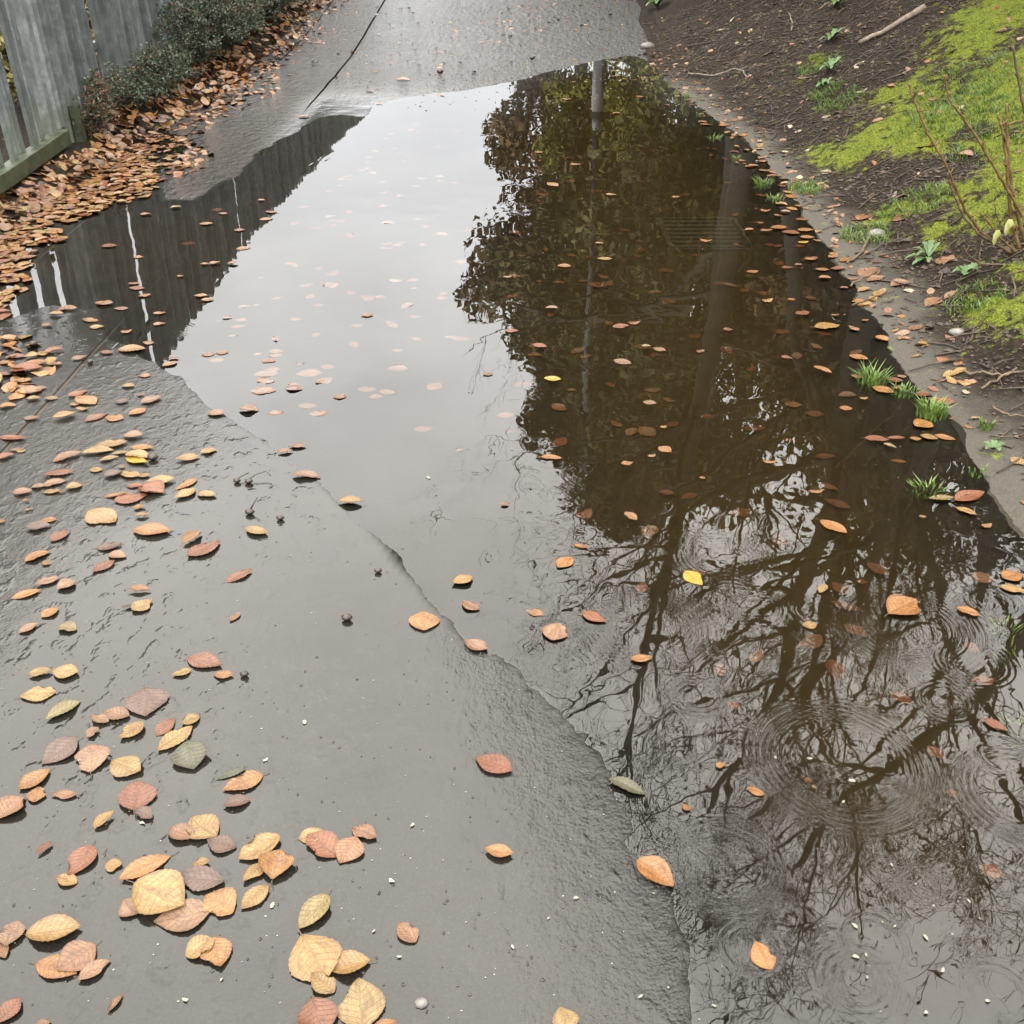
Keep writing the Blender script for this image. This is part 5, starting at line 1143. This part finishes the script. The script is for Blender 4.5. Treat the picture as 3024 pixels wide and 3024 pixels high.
for k, (px, py, lab) in enumerate(PET):
    p = hit(px, py); d = p.y * COS + CAM_H * SIN
    b, p = petal(px, py, 7.5 * d / FPX * random.Random(k).uniform(.6, 1.2), lab, k)
    tag(b.build('petal_fleck', M['petal'], loc=p), 'pale cream petal fleck ' + lab, 'petal', 'pale flecks on the path')
fl = MB(); r = random.Random(19)
for k in range(520):
    px, py = r.uniform(0, 3024), 900 + 2124 * r.random(); p = flat(px, py)
    z = float(surf(np.array([p[0]]), np.array([p[1]]))[0])
    if p[0] > float(shore_x(p[1])) - .02: continue
    crumb(fl, (p[0], p[1], max(z, 0) + .001), r.uniform(.0007, .0019), r, .35)
tag(fl.build('grit_flecks', M['petal'], smooth_=False), 'tiny pale grit flecks strewn over wet asphalt', 'grit', kind='stuff')
fd = MB()
for k in range(420):
    px, py = r.uniform(0, 2000), 1050 + 1974 * r.random(); p = flat(px, py); z = float(surf(np.array([p[0]]), np.array([p[1]]))[0])
    if z < -.001: continue
    crumb(fd, (p[0], p[1], z + .001), r.uniform(.0012, .0036), r, .5)
for k in range(260):
    px, py = r.uniform(950, 1850), r.uniform(5, 330); p = hit(px, py); crumb(fd, p, r.uniform(.004, .012), r, .6)
tag(fd.build('grit', M['nut'], smooth_=False), 'dark grit and seed scraps on the wet path', 'grit', kind='stuff')

def nut(name, label, px, py, s, stem=None):
    p = hit(px, py); root = empty(name, p); tag(root, label, 'beech nut', 'beech nuts on the path')
    b = MB(); n = 7
    for k, (z, q) in enumerate(((-.5, .15), (-.2, .8), (.15, 1.0), (.5, .7), (.8, .12))):
        for i in range(n):
            t = 6.283 * i / n; b.v.append((math.cos(t) * q * s * 1.2, z * s * 1.3, s * .75 + math.sin(t) * q * s * .8))
    for k in range(4):
        for i in range(n): b.f.append((k*n + i, k*n + (i+1) % n, (k+1)*n + (i+1) % n, (k+1)*n + i))
    b.f.append(tuple(reversed(range(n)))); b.f.append(tuple(4*n + i for i in range(n)))
    b.build('husk', M['nut'], root)
    if stem:
        t = MB(); t.tube([(0, s, s * .8)] + [(a * s, c * s, d * s) for a, c, d in stem], [s * .22] + [s * .16] * len(stem), 5); t.build('stalk', M['nut'], root)
nut('beech_nut', 'dark beech nut left of the upright russet leaf, centre', 1025, 1833, .012)
nut('beech_nut', 'small dark nut above the centre beech nut', 1117, 1692, .009)
nut('beech_nut', 'dark nut with curled stalk, upper of two on grey asphalt', 735, 1428, .011, [(1.5, 2.5, 1.4), (4, 3.5, 1.8), (5.5, 2.0, 1.2)])
nut('beech_nut', 'dark nut pair end with looped stalk beside the curled one', 700, 1426, .010, [(1.2, 2.0, 1.2), (3.0, 3.2, 1.6)])
nut('beech_nut', 'dark nut with upright stalk, lower of two on grey asphalt', 738, 1520, .012, [(.8, 1.8, 2.0), (1.6, 2.4, 3.2)])
nut('beech_nut', 'plain dark nut right of the stalked nut', 828, 1536, .010)
nut('beech_nut', 'small dark nut beside the orange leaf, lower left', 722, 1998, .009)
nut('beech_nut', 'dark nut among leaves at the left edge near the slab joint', 98, 1022, .013)
nut('beech_nut', 'dark nut on the slab joint below the fence reflection', 266, 1074, .011)
nut('beech_nut', 'blackish nut at the end of the golden leaf pile', 452, 1360, .015)
nut('beech_nut', 'dark husk on the far path above the puddle', 1300, 218, .026)
nut('beech_nut', 'brown husk at the far edge of the puddle', 1572, 176, .022)

def stone(label, px, py, s):
    p = hit(px, py); r2 = random.Random(int(px)); b = MB(); n = 8
    for k, (z, q) in enumerate(((-.3, .5), (.1, 1.0), (.5, .85), (.8, .3))):
        for i in range(n):
            t = 6.283 * i / n; f = r2.uniform(.85, 1.15); b.v.append((math.cos(t) * q * s * 1.3 * f, math.sin(t) * q * s * f, z * s))
    for k in range(3):
        for i in range(n): b.f.append((k*n + i, k*n + (i+1) % n, (k+1)*n + (i+1) % n, (k+1)*n + i))
    b.f.append(tuple(reversed(range(n)))); b.f.append(tuple(3*n + i for i in range(n)))
    tag(b.build('stone', M['stone'], loc=p), label, 'stone', 'small stones')
stone('small grey pebble at the bottom centre of the path', 1246, 2964, .009)
stone('dark stone on the bank below the dark soil patch', 2588, 694, .035)
stone('grey stone half in mud at the head of the shore', 1912, 140, .06)
stone('small dark stone on the mud at the right', 2825, 985, .025)
